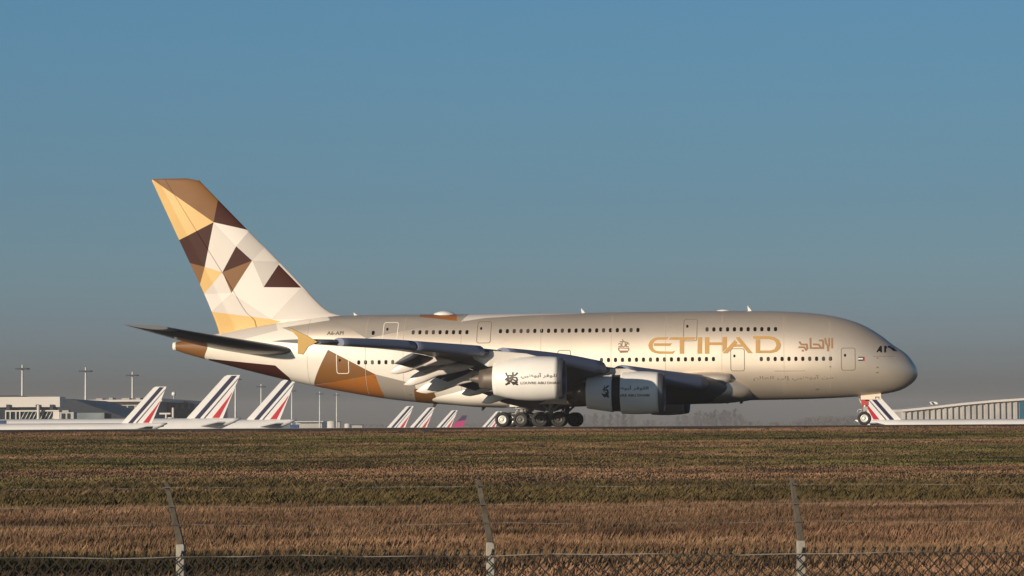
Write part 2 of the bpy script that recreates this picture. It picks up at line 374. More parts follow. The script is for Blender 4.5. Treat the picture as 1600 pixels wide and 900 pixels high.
for s_ in range(n):
    xa, xb = x0+(x1-x0)*s_/n, x0+(x1-x0)*(s_+1)/n
    sag = lambda x: .006*math.sin(x*2.7)+.004*math.sin(x*7)
    b.tube(fw(xa, FY-.05, zr+sag(xa)), fw(xb, FY-.05, zr+sag(xb)), .0034, n=5)
b.build('tension_wire', M['wire_pale'], fence)
for k, fr in enumerate((.93, .62, .32)):
    b = MB(); zz = zr+.095+.455*fr; yy = FY+.02-.20*fr-.05; dx = -.08*fr
    pts = [(x0+dx+(x1-x0)*i/80) for i in range(81)]
    sagf = lambda x: -.010*abs(math.sin((x-posts[1])*math.pi/2.33))+.003*math.sin(x*5+k)
    for xa, xb in zip(pts[:-1], pts[1:]): b.tube(fw(xa, yy, zz+sagf(xa)), fw(xb, yy, zz+sagf(xb)), .0014, n=4)
    x = x0+.05
    while x < x1:
        c = fw(x, yy, zz+sagf(x))
        b.tube((c[0]-.008, c[1]-.006, c[2]-.012), (c[0]+.008, c[1]+.006, c[2]+.012), .0012, n=3); b.tube((c[0]+.008, c[1]-.006, c[2]-.012), (c[0]-.008, c[1]+.006, c[2]+.012), .0012, n=3)
        x += .11
    b.build('barbed_wire', M['wire_pale'], fence)

# ------------------------------------------------------------------ the jet
jet = empty('airliner', (NX, YN, 0), -PSI)
tag(jet, 'huge champagne double-deck jet with gold lettering and faceted tail on the runway', 'airplane')
JB = MB
def L(s, l, z): return (-s, -l, z)
def pchip(x, y):
    x = np.array(x, float); y = np.array(y, float); h = np.diff(x); d = np.diff(y)/h; m = np.zeros(len(x))
    for i in range(1, len(x)-1):
        if d[i-1]*d[i] > 0:
            w1, w2 = 2*h[i]+h[i-1], h[i]+2*h[i-1]; m[i] = (w1+w2)/(w1/d[i-1]+w2/d[i])
    m[0], m[-1] = d[0], d[-1]
    def f(q):
        q = np.asarray(q, float); i = np.clip(np.searchsorted(x, q)-1, 0, len(x)-2); t = (q-x[i])/h[i]
        return (2*t**3-3*t**2+1)*y[i]+(t**3-2*t**2+t)*h[i]*m[i]+(-2*t**3+3*t**2)*y[i+1]+(t**3-t**2)*h[i]*m[i+1]
    return f
NZ = P(1434, 584)[1]
top_px = [(1432.5,575),(1429.4,569.5),(1420.7,557.5),(1412,549.5),(1403,543.8),(1394.4,538),(1381,527.5),(1359,513.2),(1337.5,503.3),(1315.6,496.7),(1293.8,492.5),(1271.9,489.6),(1250,487.9),(1200,486),(1125,485.8),(1000,487.2),(900,489),(740,490.8),(600,491.8),(525,493.6),(480,498.5),(430,505.5),(390,512),(345,520.5),(300,529.5),(274,535)]
bot_px = [(1432.6,590),(1425,599),(1412,607.5),(1400,611.8),(1375,616.3),(1350,618.8),(1325,620.7),(1300,622),(1250,623.9),(1200,624.9),(1100,626.5),(1000,628.5),(900,631),(800,634.5),(750,634.8),(700,632.3),(650,628.3),(600,622.5),(545,613.5),(495,604),(457,595.8),(420,587),(370,574.5),(320,561),(285,551),(274,547)]
tp = sorted([(0.0, NZ)]+[P(*q) for q in top_px]); bp_ = sorted([(0.0, NZ)]+[P(*q) for q in bot_px])
sq = lambda s: np.sqrt(np.maximum(s, 0))
ftop = pchip([math.sqrt(a) for a, _ in tp], [z for _, z in tp]); fbot = pchip([math.sqrt(a) for a, _ in bp_], [z for _, z in bp_])
fw_ = pchip([0, math.sqrt(.3), 1, math.sqrt(2), 2, math.sqrt(6), math.sqrt(8), math.sqrt(11), math.sqrt(14), math.sqrt(42), math.sqrt(48), math.sqrt(54), math.sqrt(60), math.sqrt(66), math.sqrt(70.4)],
            [0, .85, 1.55, 2.12, 2.78, 3.16, 3.40, 3.55, 3.57, 3.57, 3.40, 2.95, 2.25, 1.35, .45])
SEND = 70.35
def sec(s):
    q = math.sqrt(max(s, 0)); t, b_, w = float(ftop(q)), float(fbot(q)), float(fw_(q))
    k = np.interp(s, [0, 8, 45, 70], [.5, .43, .43, .55])
    return t, b_, w, b_+(t-b_)*k
def surf(s, z):
    s = min(max(s, .01), SEND); t, b_, w, zc = sec(s)
    r = (z-zc)/(t-zc) if z > zc else (zc-z)/(zc-b_)
    r = min(abs(r), .9995); n = 2.15 if z > zc else 2.25
    return w*(1-r**n)**(1/n)
def PF(u, v):                              # a photo position on the near side of the hull
    l = 3.4
    for _ in range(6): s, z = P(u, v, l); l = .5*l+.5*surf(s, z)
    return s, z
def hull_rings(ss, n=96):
    R = []
    for s in ss:
        t, b_, w, zc = sec(s); ring = []
        for i in range(n):
            a = 2*math.pi*i/n; c, q = math.cos(a), math.sin(a)
            e = 2/2.15 if q > 0 else 2/2.25
            ring.append(L(s, w*math.copysign(abs(c)**e, c), zc+(t-zc if q > 0 else zc-b_)*math.copysign(abs(q)**e, q)))
        R.append(ring)
    return R
def inpoly(p, x, y):
    r = False; j = len(p)-1
    for i in range(len(p)):
        if (p[i][1] > y) != (p[j][1] > y) and x < (p[j][0]-p[i][0])*(y-p[i][1])/(p[j][1]-p[i][1])+p[i][0]: r = not r
        j = i
    return r
def paint(o, polys, mats):
    """cuts the skin along the edges of each painted facet and gives the facet its paint; polys: (paint, [(s, z)...])"""
    me = o.data; names = [m.name for m in me.materials]
    for k in mats:
        if k not in names: me.materials.append(M[k]); names.append(k)
    bm = bmesh.new(); bm.from_mesh(me)
    for k, pl in polys:
        s0, s1 = min(p[0] for p in pl), max(p[0] for p in pl); z0, z1 = min(p[1] for p in pl), max(p[1] for p in pl)
        for a, c in zip(pl, pl[1:]+pl[:1]):
            fs = []
            ex0, ex1, ez0, ez1 = min(a[0], c[0])-.05, max(a[0], c[0])+.05, min(a[1], c[1])-.05, max(a[1], c[1])+.05
            for f in bm.faces:
                xs_ = [-v.co.x for v in f.verts]; zs_ = [v.co.z for v in f.verts]
                if max(xs_) >= ex0 and min(xs_) <= ex1 and max(zs_) >= ez0 and min(zs_) <= ez1: fs.append(f)
            es = {e for f in fs for e in f.edges}; vs = {v for f in fs for v in f.verts}
            no = Vector((-(c[1]-a[1]), 0, -(c[0]-a[0])))
            if no.length < 1e-6: continue
            bmesh.ops.bisect_plane(bm, geom=list(vs)+list(es)+fs, dist=1e-5, plane_co=(-a[0], 0, a[1]), plane_no=no.normalized())
        mi = names.index(k)
        for f in bm.faces:
            c = f.calc_center_median()
            if s0 <= -c.x <= s1 and z0 <= c.z <= z1 and inpoly(pl, -c.x, c.z): f.material_index = mi
    bm.to_mesh(me); bm.free()
ss = list(np.linspace(0.02, 1, 14)**2*3)+list(np.arange(3.4, SEND, .55))+[SEND]
b = MB(); b.rings(hull_rings(ss), 0, True, True, True)
hull = b.build('fuselage', M['champagne'], jet)
def pp(k, *pts): return (k, [PF(*p) for p in pts])
B_ = 700  # far below the belly
hull_polys = [
    ('cream', [(30, 4.6), (40, 6.2), (44, 7.2), (52, 7.6), (58, 13), (80, 13), (80, -5), (28, -5)]),
    pp('taupe', (523.7,499),(572.5,529),(645,514),(720,502.5),(752,489.6)) ,
    pp('champagne', (572.5,529),(645,514),(720,502.5),(800,497),(800,530),(700,545),(590,540)),
    pp('champagne', (440,512),(523.7,499),(572.5,529),(566,537),(497,534)),
    ('facet_light', [PF(720,502.5), PF(758,496.8), PF(820,493), PF(905,490.2), (P(905,480)[0], 12), (P(752,480)[0], 12)]),
    ('rust', [PF(655,495), PF(714,501.5), (P(709,480)[0], 12), (P(655,480)[0], 12)]),
    pp('brown', (512.4,546.4),(586.3,584.8),(517.8,597.5),(490.6,601.6)),
    ('rust', [PF(586.3,584.8), PF(599.5,617), (P(600,640)[0], 0), (P(490,640)[0], 0), PF(490.6,602), PF(517.8,597.5)]),
    ('taupe', [PF(586.3,584.8), PF(648,600), PF(655,622), (P(655,650)[0], 0), (P(601,650)[0], 0), PF(599.5,617)]),
    ('brown', [PF(647,608), PF(676,606), PF(683,624), (P(684,650)[0], 0), (P(649,650)[0], 0)]),
    ('maroon', [PF(325,560.5), PF(430,571), PF(452,590), (P(460,640)[0], 0), (P(325,640)[0], 0)]),
    ('brown', [(P(276,540)[0], 0), (P(276,540)[0], 13), (P(300,520)[0], 13), PF(324,544), PF(319,558.5), (P(322,600)[0], 0)]),
    pp('facet_mid', (346,522),(432,504),(434,516),(370,533),(330,537)),
    pp('champagne', (432,500),(440,512),(470,538),(478,560),(490,601),(470,596),(452,578),(458,530)),
]
hull_polys = [p for p in hull_polys if len(p[1]) > 2]
hull_polys.pop()
paint(hull, hull_polys, ['cream', 'taupe', 'champagne', 'facet_light', 'rust', 'brown', 'maroon', 'facet_mid'])

# belly fairing
def fairing():
    R = []; n = 64
    for s in np.linspace(15.0, 45.5, 70):
        t = (s-15.0)/30.5; e = min(1, (t/.10))**.5 if t < .10 else (min(1, (1-t)/.35))**.7
        w = 1.9+2.0*min(1, e*1.15); zc = 3.3; up = .5+1.6*e; dn = 0
        bz = sec(s)[1]; dn = max(zc-bz-.15+.42*e, .1); ring = []
        for i in range(n):
            a = 2*math.pi*i/n; c, q = math.cos(a), math.sin(a)
            ring.append(L(s, w*math.copysign(abs(c)**.72, c), zc+(up if q > 0 else dn)*math.copysign(abs(q)**.72, q)))
        R.append(ring)
    b = MB(); b.rings(R, 0, True, True, True); return b.build('belly_fairing', M['champagne'], jet)
bf = fairing(); paint(bf, [('cream', [(34, -5), (34, 9), (60, 9), (60, -5)])], ['cream'])

for sg in (1, -1):
    R = []; zr_ = P(1104, 594, 3.9)[1]
    for i in range(1, 20):
        x = i/20; e = (math.sin(math.pi*x**.62))**.65; s_ = 16.6+8.6*x; R.append([L(s_, sg*(3.35+.95*e*math.cos(a_)), zr_+.25*(.5-x)+.78*e*math.sin(a_)) for a_ in np.linspace(0, 2*math.pi, 20, endpoint=False)])
    b = MB(); b.rings(R, 0, True, True, True); b.build('wing_root_fairing', M['champagne'], jet)
# fin and rudder
LEp = [P(*q) for q in ((312,282.5),(342.5,314),(387.5,360),(435,407.5),(470,444),(492,468),(507.5,482.5),(518,489),(530,493),(548,495.5))]
TEp = [P(*q) for q in ((236,279.5),(280,375),(330,485),(342,518),(344,526))]
fLE = pchip([z for _, z in LEp][::-1], [s for s, _ in LEp][::-1]); fTE = pchip([z for _, z in TEp][::-1], [s for s, _ in TEp][::-1])
ZTIP = 23.80; ZB = TEp[-1][1]-.2
def fin_half(s, z):
    a, c = float(fLE(max(z, LEp[-1][1]))), float(fTE(z)); ch = c-a; x = min(max((s-a)/ch, 0), 1)
    cc = min(ch, 15)
    return max(cc*.075*5*(.2969*math.sqrt(x)*.9-.126*x-.3516*x*x+.2843*x**3-.1015*x**4), .012)*1.0
def fin_mesh(x0, x1, name):
    R = []; nx = 26
    zs = list(np.linspace(ZB, ZTIP, 46))
    for z in zs:
        a, c = float(fLE(max(z, LEp[-1][1]))), float(fTE(z))
        u_ = [x0+(x1-x0)*((1-math.cos(math.pi*i/nx))/2 if x0 == 0 else i/nx) for i in range(nx+1)]
        up = [(a+(c-a)*x, fin_half(a+(c-a)*x, z)) for x in u_]
        R.append([L(s, w, z) for s, w in up]+[L(s, -w, z) for s, w in up[::-1]])
    zt = ZTIP
    for dz, k in ((.12, .75), (.22, .35)):                     # rounded tip cap; its rear corner climbs
        a, c = float(fLE(zt)), float(fTE(zt)); ring = []
        u_ = [x0+(x1-x0)*((1-math.cos(math.pi*i/nx))/2 if x0 == 0 else i/nx) for i in range(nx+1)]
        for sg in (1, -1):
            for x in (u_ if sg > 0 else u_[::-1]):
                s = a+(c-a)*x; ring.append(L(s+dz*.5*(1-x), sg*fin_half(s, zt)*k, zt+dz*min(1, x*4)))
        R.append(ring)
    b = MB(); b.rings(R, 0, True, True, True); o = b.build(name, M['facet_light'], jet); return o
fin = fin_mesh(0, .70, 'tail_fin'); rudder = fin_mesh(.7012, 1.0, 'rudder')
def q2(*pts): return [P(*p) for p in pts]
A=(233,277);T0=(316,276);Bq=(334.5,347.5);C=(278,376);D=(341.5,310);D2=(350,313);E1=(386,359.5);Fq=(370,385);G=(293,410);H=(320,417);I=(348,425.5);J=(311.5,448);K=(318.5,459.5);Lq=(362,458);Mq=(395,407.5);Nq=(390.5,360);O=(413.5,387.5);Pq=(438,409);Q=(436,413.5);R_=(413,449);S=(471,449.5);T_=(330,487);U=(425,499)
fin_polys = [
    ('brown', q2(A,(236,268),T0,(330,296),D,Bq)), ('gold', q2(A,Bq,C,(230,300))), ('maroon', q2(D,D2,(392,360.5),E1,Bq)),
    ('maroon', q2(C,Bq,H,G,(276,390))), ('brown', q2(G,H,J,(290,430))), ('gold', q2(H,I,K,J)),
    ('facet_mid', q2(Bq,Fq,I,H)), ('facet_light', q2(Bq,Nq,Fq)), ('facet_dark', q2(Nq,O,Mq,Fq)), ('facet_mid', q2(O,Pq,Mq)),
    ('maroon', q2(Fq,Mq,I)), ('brown', q2(I,Mq,Lq)), ('facet_dark', q2(Mq,Pq,R_)), ('facet_light', q2(Mq,R_,Lq)), ('maroon', q2(Q,R_,S)),
    ('facet_mid', q2(I,Lq,K)), ('facet_light', q2(K,Lq,T_,(322,470))), ('facet_mid', q2(Lq,U,T_)), ('facet_light', q2(Lq,R_,S,U)),
    ('facet_mid', q2(S,(508,480),(530,492),(512,499),U)), ('gold', q2(T_,U,(440,503),(345,530),(335,520)))]
for o in (fin, rudder): paint(o, fin_polys, ['brown', 'gold', 'maroon', 'facet_mid', 'facet_light', 'facet_dark'])

# lofted surfaces: list of (l, sLE, zLE, sTE, zTE, thickness ratio)
def foil(n=14, cut=1.0, camber=.015):
    up, lo = [], []
    for i in range(n+1):
        x = cut*(1-math.cos(math.pi*i/n))/2; t = 5*(.2969*math.sqrt(x)-.126*x-.3516*x*x+.2843*x**3-.1015*x**4); c = camber*4*x*(1-x)
        up.append((x, t, c)); lo.append((x, -t, c))
    return up[::-1]+lo[1:]
def surface(name, secs, side, material, parent, cutf=None, n=14, camber=.015, fac=1.0):
    R = []
    for l, a, za, c, zc, t in secs:
        ring = []
        for x, th, cm in foil(n, cutf(l) if cutf else 1.0, camber):
            ring.append(L(a+(c-a)*x, l*side, za+(zc-za)*x+(th*t+cm)*(c-a)))
        R.append(ring)
    b = MB(); b.rings(R, 0, True, True, True); return b.build(name, material, parent)
def interp_secs(ctrl, ls):
    ctrl = np.array(ctrl); return [tuple([l]+[float(pchip(ctrl[:, 0], ctrl[:, k])(l)) for k in range(1, 6)]) for l in ls]
LEpx = sorted([(1130,592),(1110,586),(1090,583),(1050,579.5),(1032,577),(1000,573),(965,569),(935,563),(909,559),(875,554),(820,548),(760,544),(690,539),(640,536),(580,532.5),(535,531.5),(497,533.5)])
def sle(l): return 17+(l-3.5)*(47.9-17)/36.4
def ste(l): return 34.7+(l-3.5)*(37.2-34.7)/11.1 if l < 14.6 else 37.2+(l-14.6)*(51.9-37.2)/25.3
def zle(l):
    s = sle(l); lo = 3.0
    for u in np.arange(450, 1150, 2):
        if P(u, 560, l)[0] < s: break
    v = np.interp(u, [a for a, _ in LEpx], [c for _, c in LEpx]); return P(u, v, l)[1]
wing_ctrl = []
for l in (2.8, 6, 10, 14.6, 20, 25.7, 30, 35, 38.6, 39.7):
    t = np.interp(l, [3, 10, 15, 26, 40], [.15, .125, .11, .10, .09])
    zT = np.interp(l, [3.5, 14.2, 16.6, 19.6, 22.4, 24, 25.7, 30, 39.9], [2.7, 3.7, 4.25, 4.9, 5.5, 6.0, 6.4, 6.75, 7.05])
    c = ste(l)-sle(l); zl = zle(max(l, 3.6))
    wing_ctrl.append((l, sle(l), zl-np.interp(l, [3, 10, 20, 40], [.95, .75, .45, .12]), ste(l), zT, t))
wing_ls = list(np.linspace(2.8, 39.7, 44))
def wing_at(l, x):
    q = interp_secs(wing_ctrl, [l])[0]; return q[1]+(q[3]-q[1])*x, q[2]+(q[4]-q[2])*x, q[3]-q[1], q[5]
cutf = lambda l: .80 if l < 31 else (.80+.2*min(1, (l-31)/.3))
for side in (1, -1):
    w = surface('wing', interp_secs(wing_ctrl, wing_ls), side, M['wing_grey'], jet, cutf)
    # drooped slats
    for la, lb in ((6.6, 13.9), (16.2, 24.7), (26.9, 32.4), (32.6, 38.3)):
        R = []
        for l in np.linspace(la, lb, 12):
            s0, z0, ch, t = wing_at(l, 0); k = np.interp(l, [5, 15, 26, 38], [1.5, 1.15, .95, .68]); ring = []
            prof = [(.95, .10), (.6, .30), (.25, .40), (-.05, .36), (-.30, .20), (-.44, -.05), (-.46, -.32), (-.38, -.50), (-.12, -.62), (.45, -.60), (.40, -.30), (.2, .05), (.5, .18)]
            for a, h in prof: ring.append(L(s0+a*k-.10, l*side, z0+h*k+.16*k))
            R.append(ring)
        b = MB(); b.rings(R, 0, True, True, True); b.build('slat', M['slat_grey'], jet)
    # drooped flaps
    for la, lb in ((4.2, 13.6), (15.0, 20.6), (20.8, 26.2)):
        R = []; ang = rad(27)
        for l in np.linspace(la, lb, 8):
            s0, z0, ch, t = wing_at(l, .80); fc = min(ch*.25, 3.1); ring = []
            for x, th, cm in foil(8, 1, 0):
                px, pz = x*fc, (th*.13)*fc
                ring.append(L(s0+.15+px*math.cos(ang)+pz*math.sin(ang), l*side, z0-.10-px*math.sin(ang)+pz*math.cos(ang)))
            R.append(ring)
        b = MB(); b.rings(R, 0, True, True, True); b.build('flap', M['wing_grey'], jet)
    # raised spoilers
    for la, lb in ((9, 13.5), (15.5, 20), (20.3, 25.5)):
        b = MB(); vs = []
        for l in (la, lb):
            s0, z0, ch, t = wing_at(l, .70); z0 += .035*ch
            vs += [L(s0, l*side, z0), L(s0+1.15, l*side, z0+.22), L(s0+1.15, l*side, z0+.17), L(s0+.05, l*side, z0-.06)]
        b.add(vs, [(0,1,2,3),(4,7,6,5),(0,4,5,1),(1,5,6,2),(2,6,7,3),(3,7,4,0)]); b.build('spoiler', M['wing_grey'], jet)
    # flap track fairings
    for l, zt_, past, ztip, hh in ((24.0, 5.75, 2.5, 4.75, .54), (22.2, 5.05, 2.5, 3.75, .62), (19.6, 4.4, 3.4, 3.2, .72), (16.6, 3.75, 1.6, 2.95, .68), (14.0, 3.15, 1.5, 2.2, .66)):
        s0, z0, ch, t = wing_at(l, .58); sT = ste(l); R = []
        for i in range(17):
            x = i/16; a = s0+(sT+past-s0)*x
            zc_ = np.interp(a, [s0, sT-.5, sT+past], [z0-.06*ch, zt_, ztip]) if sT-.5 > s0 else zt_
            h = max(hh*np.interp(x, [0, .15, .45, .72, .9, 1], [.05, .5, .9, 1, .68, .03]), .02); wd_ = max(.36*h/hh, .02); ring = []
            for j in range(14):
                q = 2*math.pi*j/14; ring.append(L(a, l*side+wd_*math.copysign(abs(math.cos(q))**.45, math.cos(q)), zc_+h*math.copysign(abs(math.sin(q))**.8, math.sin(q))))
            R.append(ring)
        b = MB(); b.rings(R, 0, True, True, True); b.build('flap_track_fairing', M['facet_light'], jet)
    # wing tip fence
    pts = [P(*q, 39.85) for q in ((497,534),(480,524.5),(450,511),(465.5,527),(465,552.5),(474,554),(482,541.5))]
    b = MB(); n = len(pts)
    cs, cz = sum(p[0] for p in pts)/n, sum(p[1] for p in pts)/n
    b.add([L(a, side*39.78, c) for a, c in pts]+[L(cs+(a-cs)*.97, side*39.90, cz+(c-cz)*.97) for a, c in pts], [list(range(n)), list(range(2*n-1, n-1, -1))]+[(i, (i+1) % n, (i+1) % n+n, i+n) for i in range(n)])
    b.build('wingtip_fence', M['ochre'], jet)
    # tailplane
    rLE, rTE, tLE, tTE = (57.3, 7.10), (68.9, 8.25), (66.95, 9.10), (71.2, 9.50)
    secs = []
    for i in range(12):
        k = i/11; l = .8+k*14.4
        secs.append((l, rLE[0]+(tLE[0]-rLE[0])*k, rLE[1]+(tLE[1]-rLE[1])*k, rTE[0]+(tTE[0]-rTE[0])*k, rTE[1]+(tTE[1]-rTE[1])*k, .105-.02*k))
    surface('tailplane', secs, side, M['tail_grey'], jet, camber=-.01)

# engines
def engine(l, side, s0, zc, ln, reverser, lettering):
    y = l*side; cx, cy = -s0, -y
    root = MB(); R_in = 1.47
    lip = [(-.55, 1.50), (-.25, 1.50), (-.06, 1.55), (0.0, 1.62), (-.06, 1.69), (-.25, 1.74), (-.42, 1.765)]
    root.lathe(lip, (cx, cy, zc), n=48)
    rl = root.build('inlet_lip', M['bare_metal'], jet)
    prof = lambda a: float(pchip([0, .42, 1.4, 2.4, 3.6, 4.8, ln], [1.62, 1.765, 1.86, 1.89, 1.84, 1.66, 1.36])(a))
    def shell(a, c, name, mi='nacelle_white'):
        b = MB(); st = np.linspace(a, c, 18); pr = [(-q, prof(q)) for q in st]+[(-q, prof(q)-.10) for q in st[::-1]]
        b.lathe(pr+[pr[0]], (cx, cy, zc), n=56); return b.build(name, M[mi], jet)
    if reverser:
        shell(.42, 3.75, 'fan_cowl'); shell(4.5, ln, 'reverser_sleeve')
        b = MB(); b.lathe([(-3.7, 1.60), (-4.6, 1.58)], (cx, cy, zc), n=40)
        for k in range(30):
            t = 2*math.pi*k/30; b.tube((cx-3.72, cy+1.63*math.cos(t), zc+1.63*math.sin(t)), (cx-4.55, cy+1.62*math.cos(t), zc+1.62*math.sin(t)), .03, n=4)
        b.build('reverser_cascade', M['dark_gap'], jet)
    else:
        shell(.42, ln, 'fan_cowl')
    b = MB(); b.lathe([(-.5, 1.49), (-1.3, 1.46), (-1.32, .3)], (cx, cy, zc), n=48)
    for k in range(24):
        t = 2*math.pi*k/24; c_, s_ = math.cos(t), math.sin(t); tw = .16
        b.add([(cx-1.0, cy+.32*c_, zc+.32*s_), (cx-1.25, cy+.32*math.cos(t+tw*1.2), zc+.32*math.sin(t+tw*1.2)), (cx-1.25, cy+1.44*math.cos(t+tw), zc+1.44*math.sin(t+tw)), (cx-.95, cy+1.44*c_, zc+1.44*s_)], [(0,1,2,3)])
    f = b.build('fan', M['fan_dark'], jet, fixn=False)
    b = MB(); b.lathe([(-.45, .01), (-.6, .12), (-.8, .24), (-1.05, .34), (-1.25, .36)], (cx, cy, zc), n=20); b.build('spinner', M['fan_dark'], f)
    b = MB(); b.lathe([(-ln+1.2, 1.15), (-ln+.1, 1.05), (-ln-.7, .86), (-ln-1.25, .74), (-ln-1.2, .70), (-ln-.5, .70)], (cx, cy, zc), n=36); co = b.build('exhaust_nozzle', M['hot_metal'], jet)
    b = MB(); b.lathe([(-ln-.5, .52), (-ln-1.2, .45), (-ln-1.9, .22), (-ln-2.2, .03)], (cx, cy, zc), n=24); b.build('exhaust_plug', M['hot_metal'], co)
    # strake
    # pylon
    sl, zl = wing_at(l, .02)[:2]; s2, z2 = wing_at(l, .24)[:2]
    pts = [(s0+1.9, zc+1.78), (s0+3.2, zc+2.12), (sl-.2, zl+.18), (sl+1.2, zl+.1), (s2, z2-.1), (s2-.3, z2-.55), (s0+ln+.5, zc+1.0), (s0+ln-.6, zc+1.15)]
    b = MB(); n = len(pts)
    b.add([L(a, y-.28*(.4 if i in (0, 4) else 1), c) for i, (a, c) in enumerate(pts)]+[L(a, y+.28*(.4 if i in (0, 4) else 1), c) for i, (a, c) in enumerate(pts)], [list(range(n)), list(range(2*n-1, n-1, -1))]+[(i, (i+1) % n, (i+1) % n+n, i+n) for i in range(n)])
    b.build('engine_pylon', M['cream_grey'], jet, bevel=.08)
    return prof
prof = engine(25.7, 1, 29.72, 4.12, 6.0, False, True); engine(25.7, -1, 29.72, 4.12, 6.0, False, False)
engine(14.9, 1, 22.2, 2.98, 6.8, True, True); engine(14.9, -1, 22.2, 2.98, 6.8, True, False)

# ---- draped thin paint and glass on hull and cowls
def drape(name, bm, mapf, material, parent, cuts_z=None, cuts_s=None):
    """bm holds flat shapes in (s, z) as (x, y, layer); they are cut finely and laid on the skin"""
    if bm.verts:
        x0, x1 = min(v.co.x for v in bm.verts), max(v.co.x for v in bm.verts); y0, y1 = min(v.co.y for v in bm.verts), max(v.co.y for v in bm.verts)
        dz = cuts_z or .22; ds = cuts_s or .6
        k = math.floor(y0/dz)+1
        while k*dz < y1:
            bmesh.ops.bisect_plane(bm, geom=bm.verts[:]+bm.edges[:]+bm.faces[:], dist=1e-6, plane_co=(0, k*dz, 0), plane_no=(0, 1, 0)); k += 1
        k = math.floor(x0/ds)+1
        while k*ds < x1:
            bmesh.ops.bisect_plane(bm, geom=bm.verts[:]+bm.edges[:]+bm.faces[:], dist=1e-6, plane_co=(k*ds, 0, 0), plane_no=(1, 0, 0)); k += 1
    bmesh.ops.triangulate(bm, faces=bm.faces)
    for v in bm.verts: v.co = Vector(mapf(v.co.x, v.co.y, v.co.z))
    bmesh.ops.recalc_face_normals(bm, faces=bm.faces)
    me = bpy.data.meshes.new(name); bm.to_mesh(me); bm.free(); me.materials.append(material)
    for p in me.polygons: p.use_smooth = True
    o = bpy.data.objects.new(name, me); COL.objects.link(o); o.parent = parent; return o
def hullmap(s, z, k): return L(s, surf(s, z)+.012+k, z)
def flat(polys, step=.0015):
    bm = bmesh.new()
    for i, pl in enumerate(polys):
        vs = [bm.verts.new((a, c, i*step)) for a, c in pl]
        try: bm.faces.new(vs)
        except ValueError: pass
    return bm
def stroke(pts, w):
    out = []
    for (a, b_), (c, d) in zip(pts[:-1], pts[1:]):
        dx, dy = c-a, d-b_; n = math.hypot(dx, dy); dx, dy = dx/n, dy/n; e = w*.35
        out.append([(a-dx*e-dy*w/2, b_-dy*e+dx*w/2), (c+dx*e-dy*w/2, d+dy*e+dx*w/2), (c+dx*e+dy*w/2, d+dy*e-dx*w/2), (a-dx*e+dy*w/2, b_-dy*e-dx*w/2)])
    return out
def rrect(s, z, w, h, r, n=4):
    o = []
    for cx, cy, a0 in ((s+w/2-r, z+h/2-r, 0), (s-w/2+r, z+h/2-r, 90), (s-w/2+r, z-h/2+r, 180), (s+w/2-r, z-h/2+r, 270)):
        for i in range(n+1):
            a = rad(a0+90*i/n); o.append((cx+r*math.cos(a), cy+r*math.sin(a)))
    return o
first = None
rows = [((583,520),(583,520),1), ((645.5,519.3),(729.5,519),9), ((781.9,517.5),(996.7,515.6),21), ((1104.7,514.7),(1211.7,514.2),11),
        ((560.5,566.3),(613.6,565.8),6), ((939.8,562.5),(1114.7,561),17), ((1189.5,561),(1297.5,560.4),11)]
for a, c, n in rows:
    for i in range(n):
        t = i/max(1, n-1); s, z = PF(a[0]+(c[0]-a[0])*t, a[1]+(c[1]-a[1])*t)
        drape('cabin_window', flat([rrect(s, z, .29, .41, .13)]), hullmap, M['window_glass' if random.random() > .22 else 'window_shade'], jet, cuts_z=.5, cuts_s=2)
def door(u0, v0, u1, v1, light=False):
    s1, z1 = PF(u0, v0); s0, z0 = PF(u1, v1); s1 = PF(u0, (v0+v1)/2)[0]; s0 = PF(u1, (v0+v1)/2)[0]
    s, z, w, h = (s0+s1)/2, (z0+z1)/2, s1-s0, z1-z0
    o = rrect(s, z, w, h, .22); q = rrect(s, z, w-.13, h-.13, .17); n = len(o)
    d = drape('door_outline', flat([[o[i], o[(i+1) % n], q[(i+1) % n], q[i]] for i in range(n)], 0), hullmap, M['door_line_light' if light else 'door_line'], jet)
    drape('door_window', flat([rrect(s+w*.22, z+h*.17, .20, .27, .09)]), hullmap, M['window_glass'], d)
door(598, 503.5, 621.5, 537, True); door(745, 502, 767.3, 536.3); door(1067.5, 498.5, 1089.5, 533)
door(525.3, 552.5, 545, 584, True); door(871, 547, 892, 580); door(1141.2, 544.5, 1163.7, 580); door(1314, 543.3, 1336.7, 579)

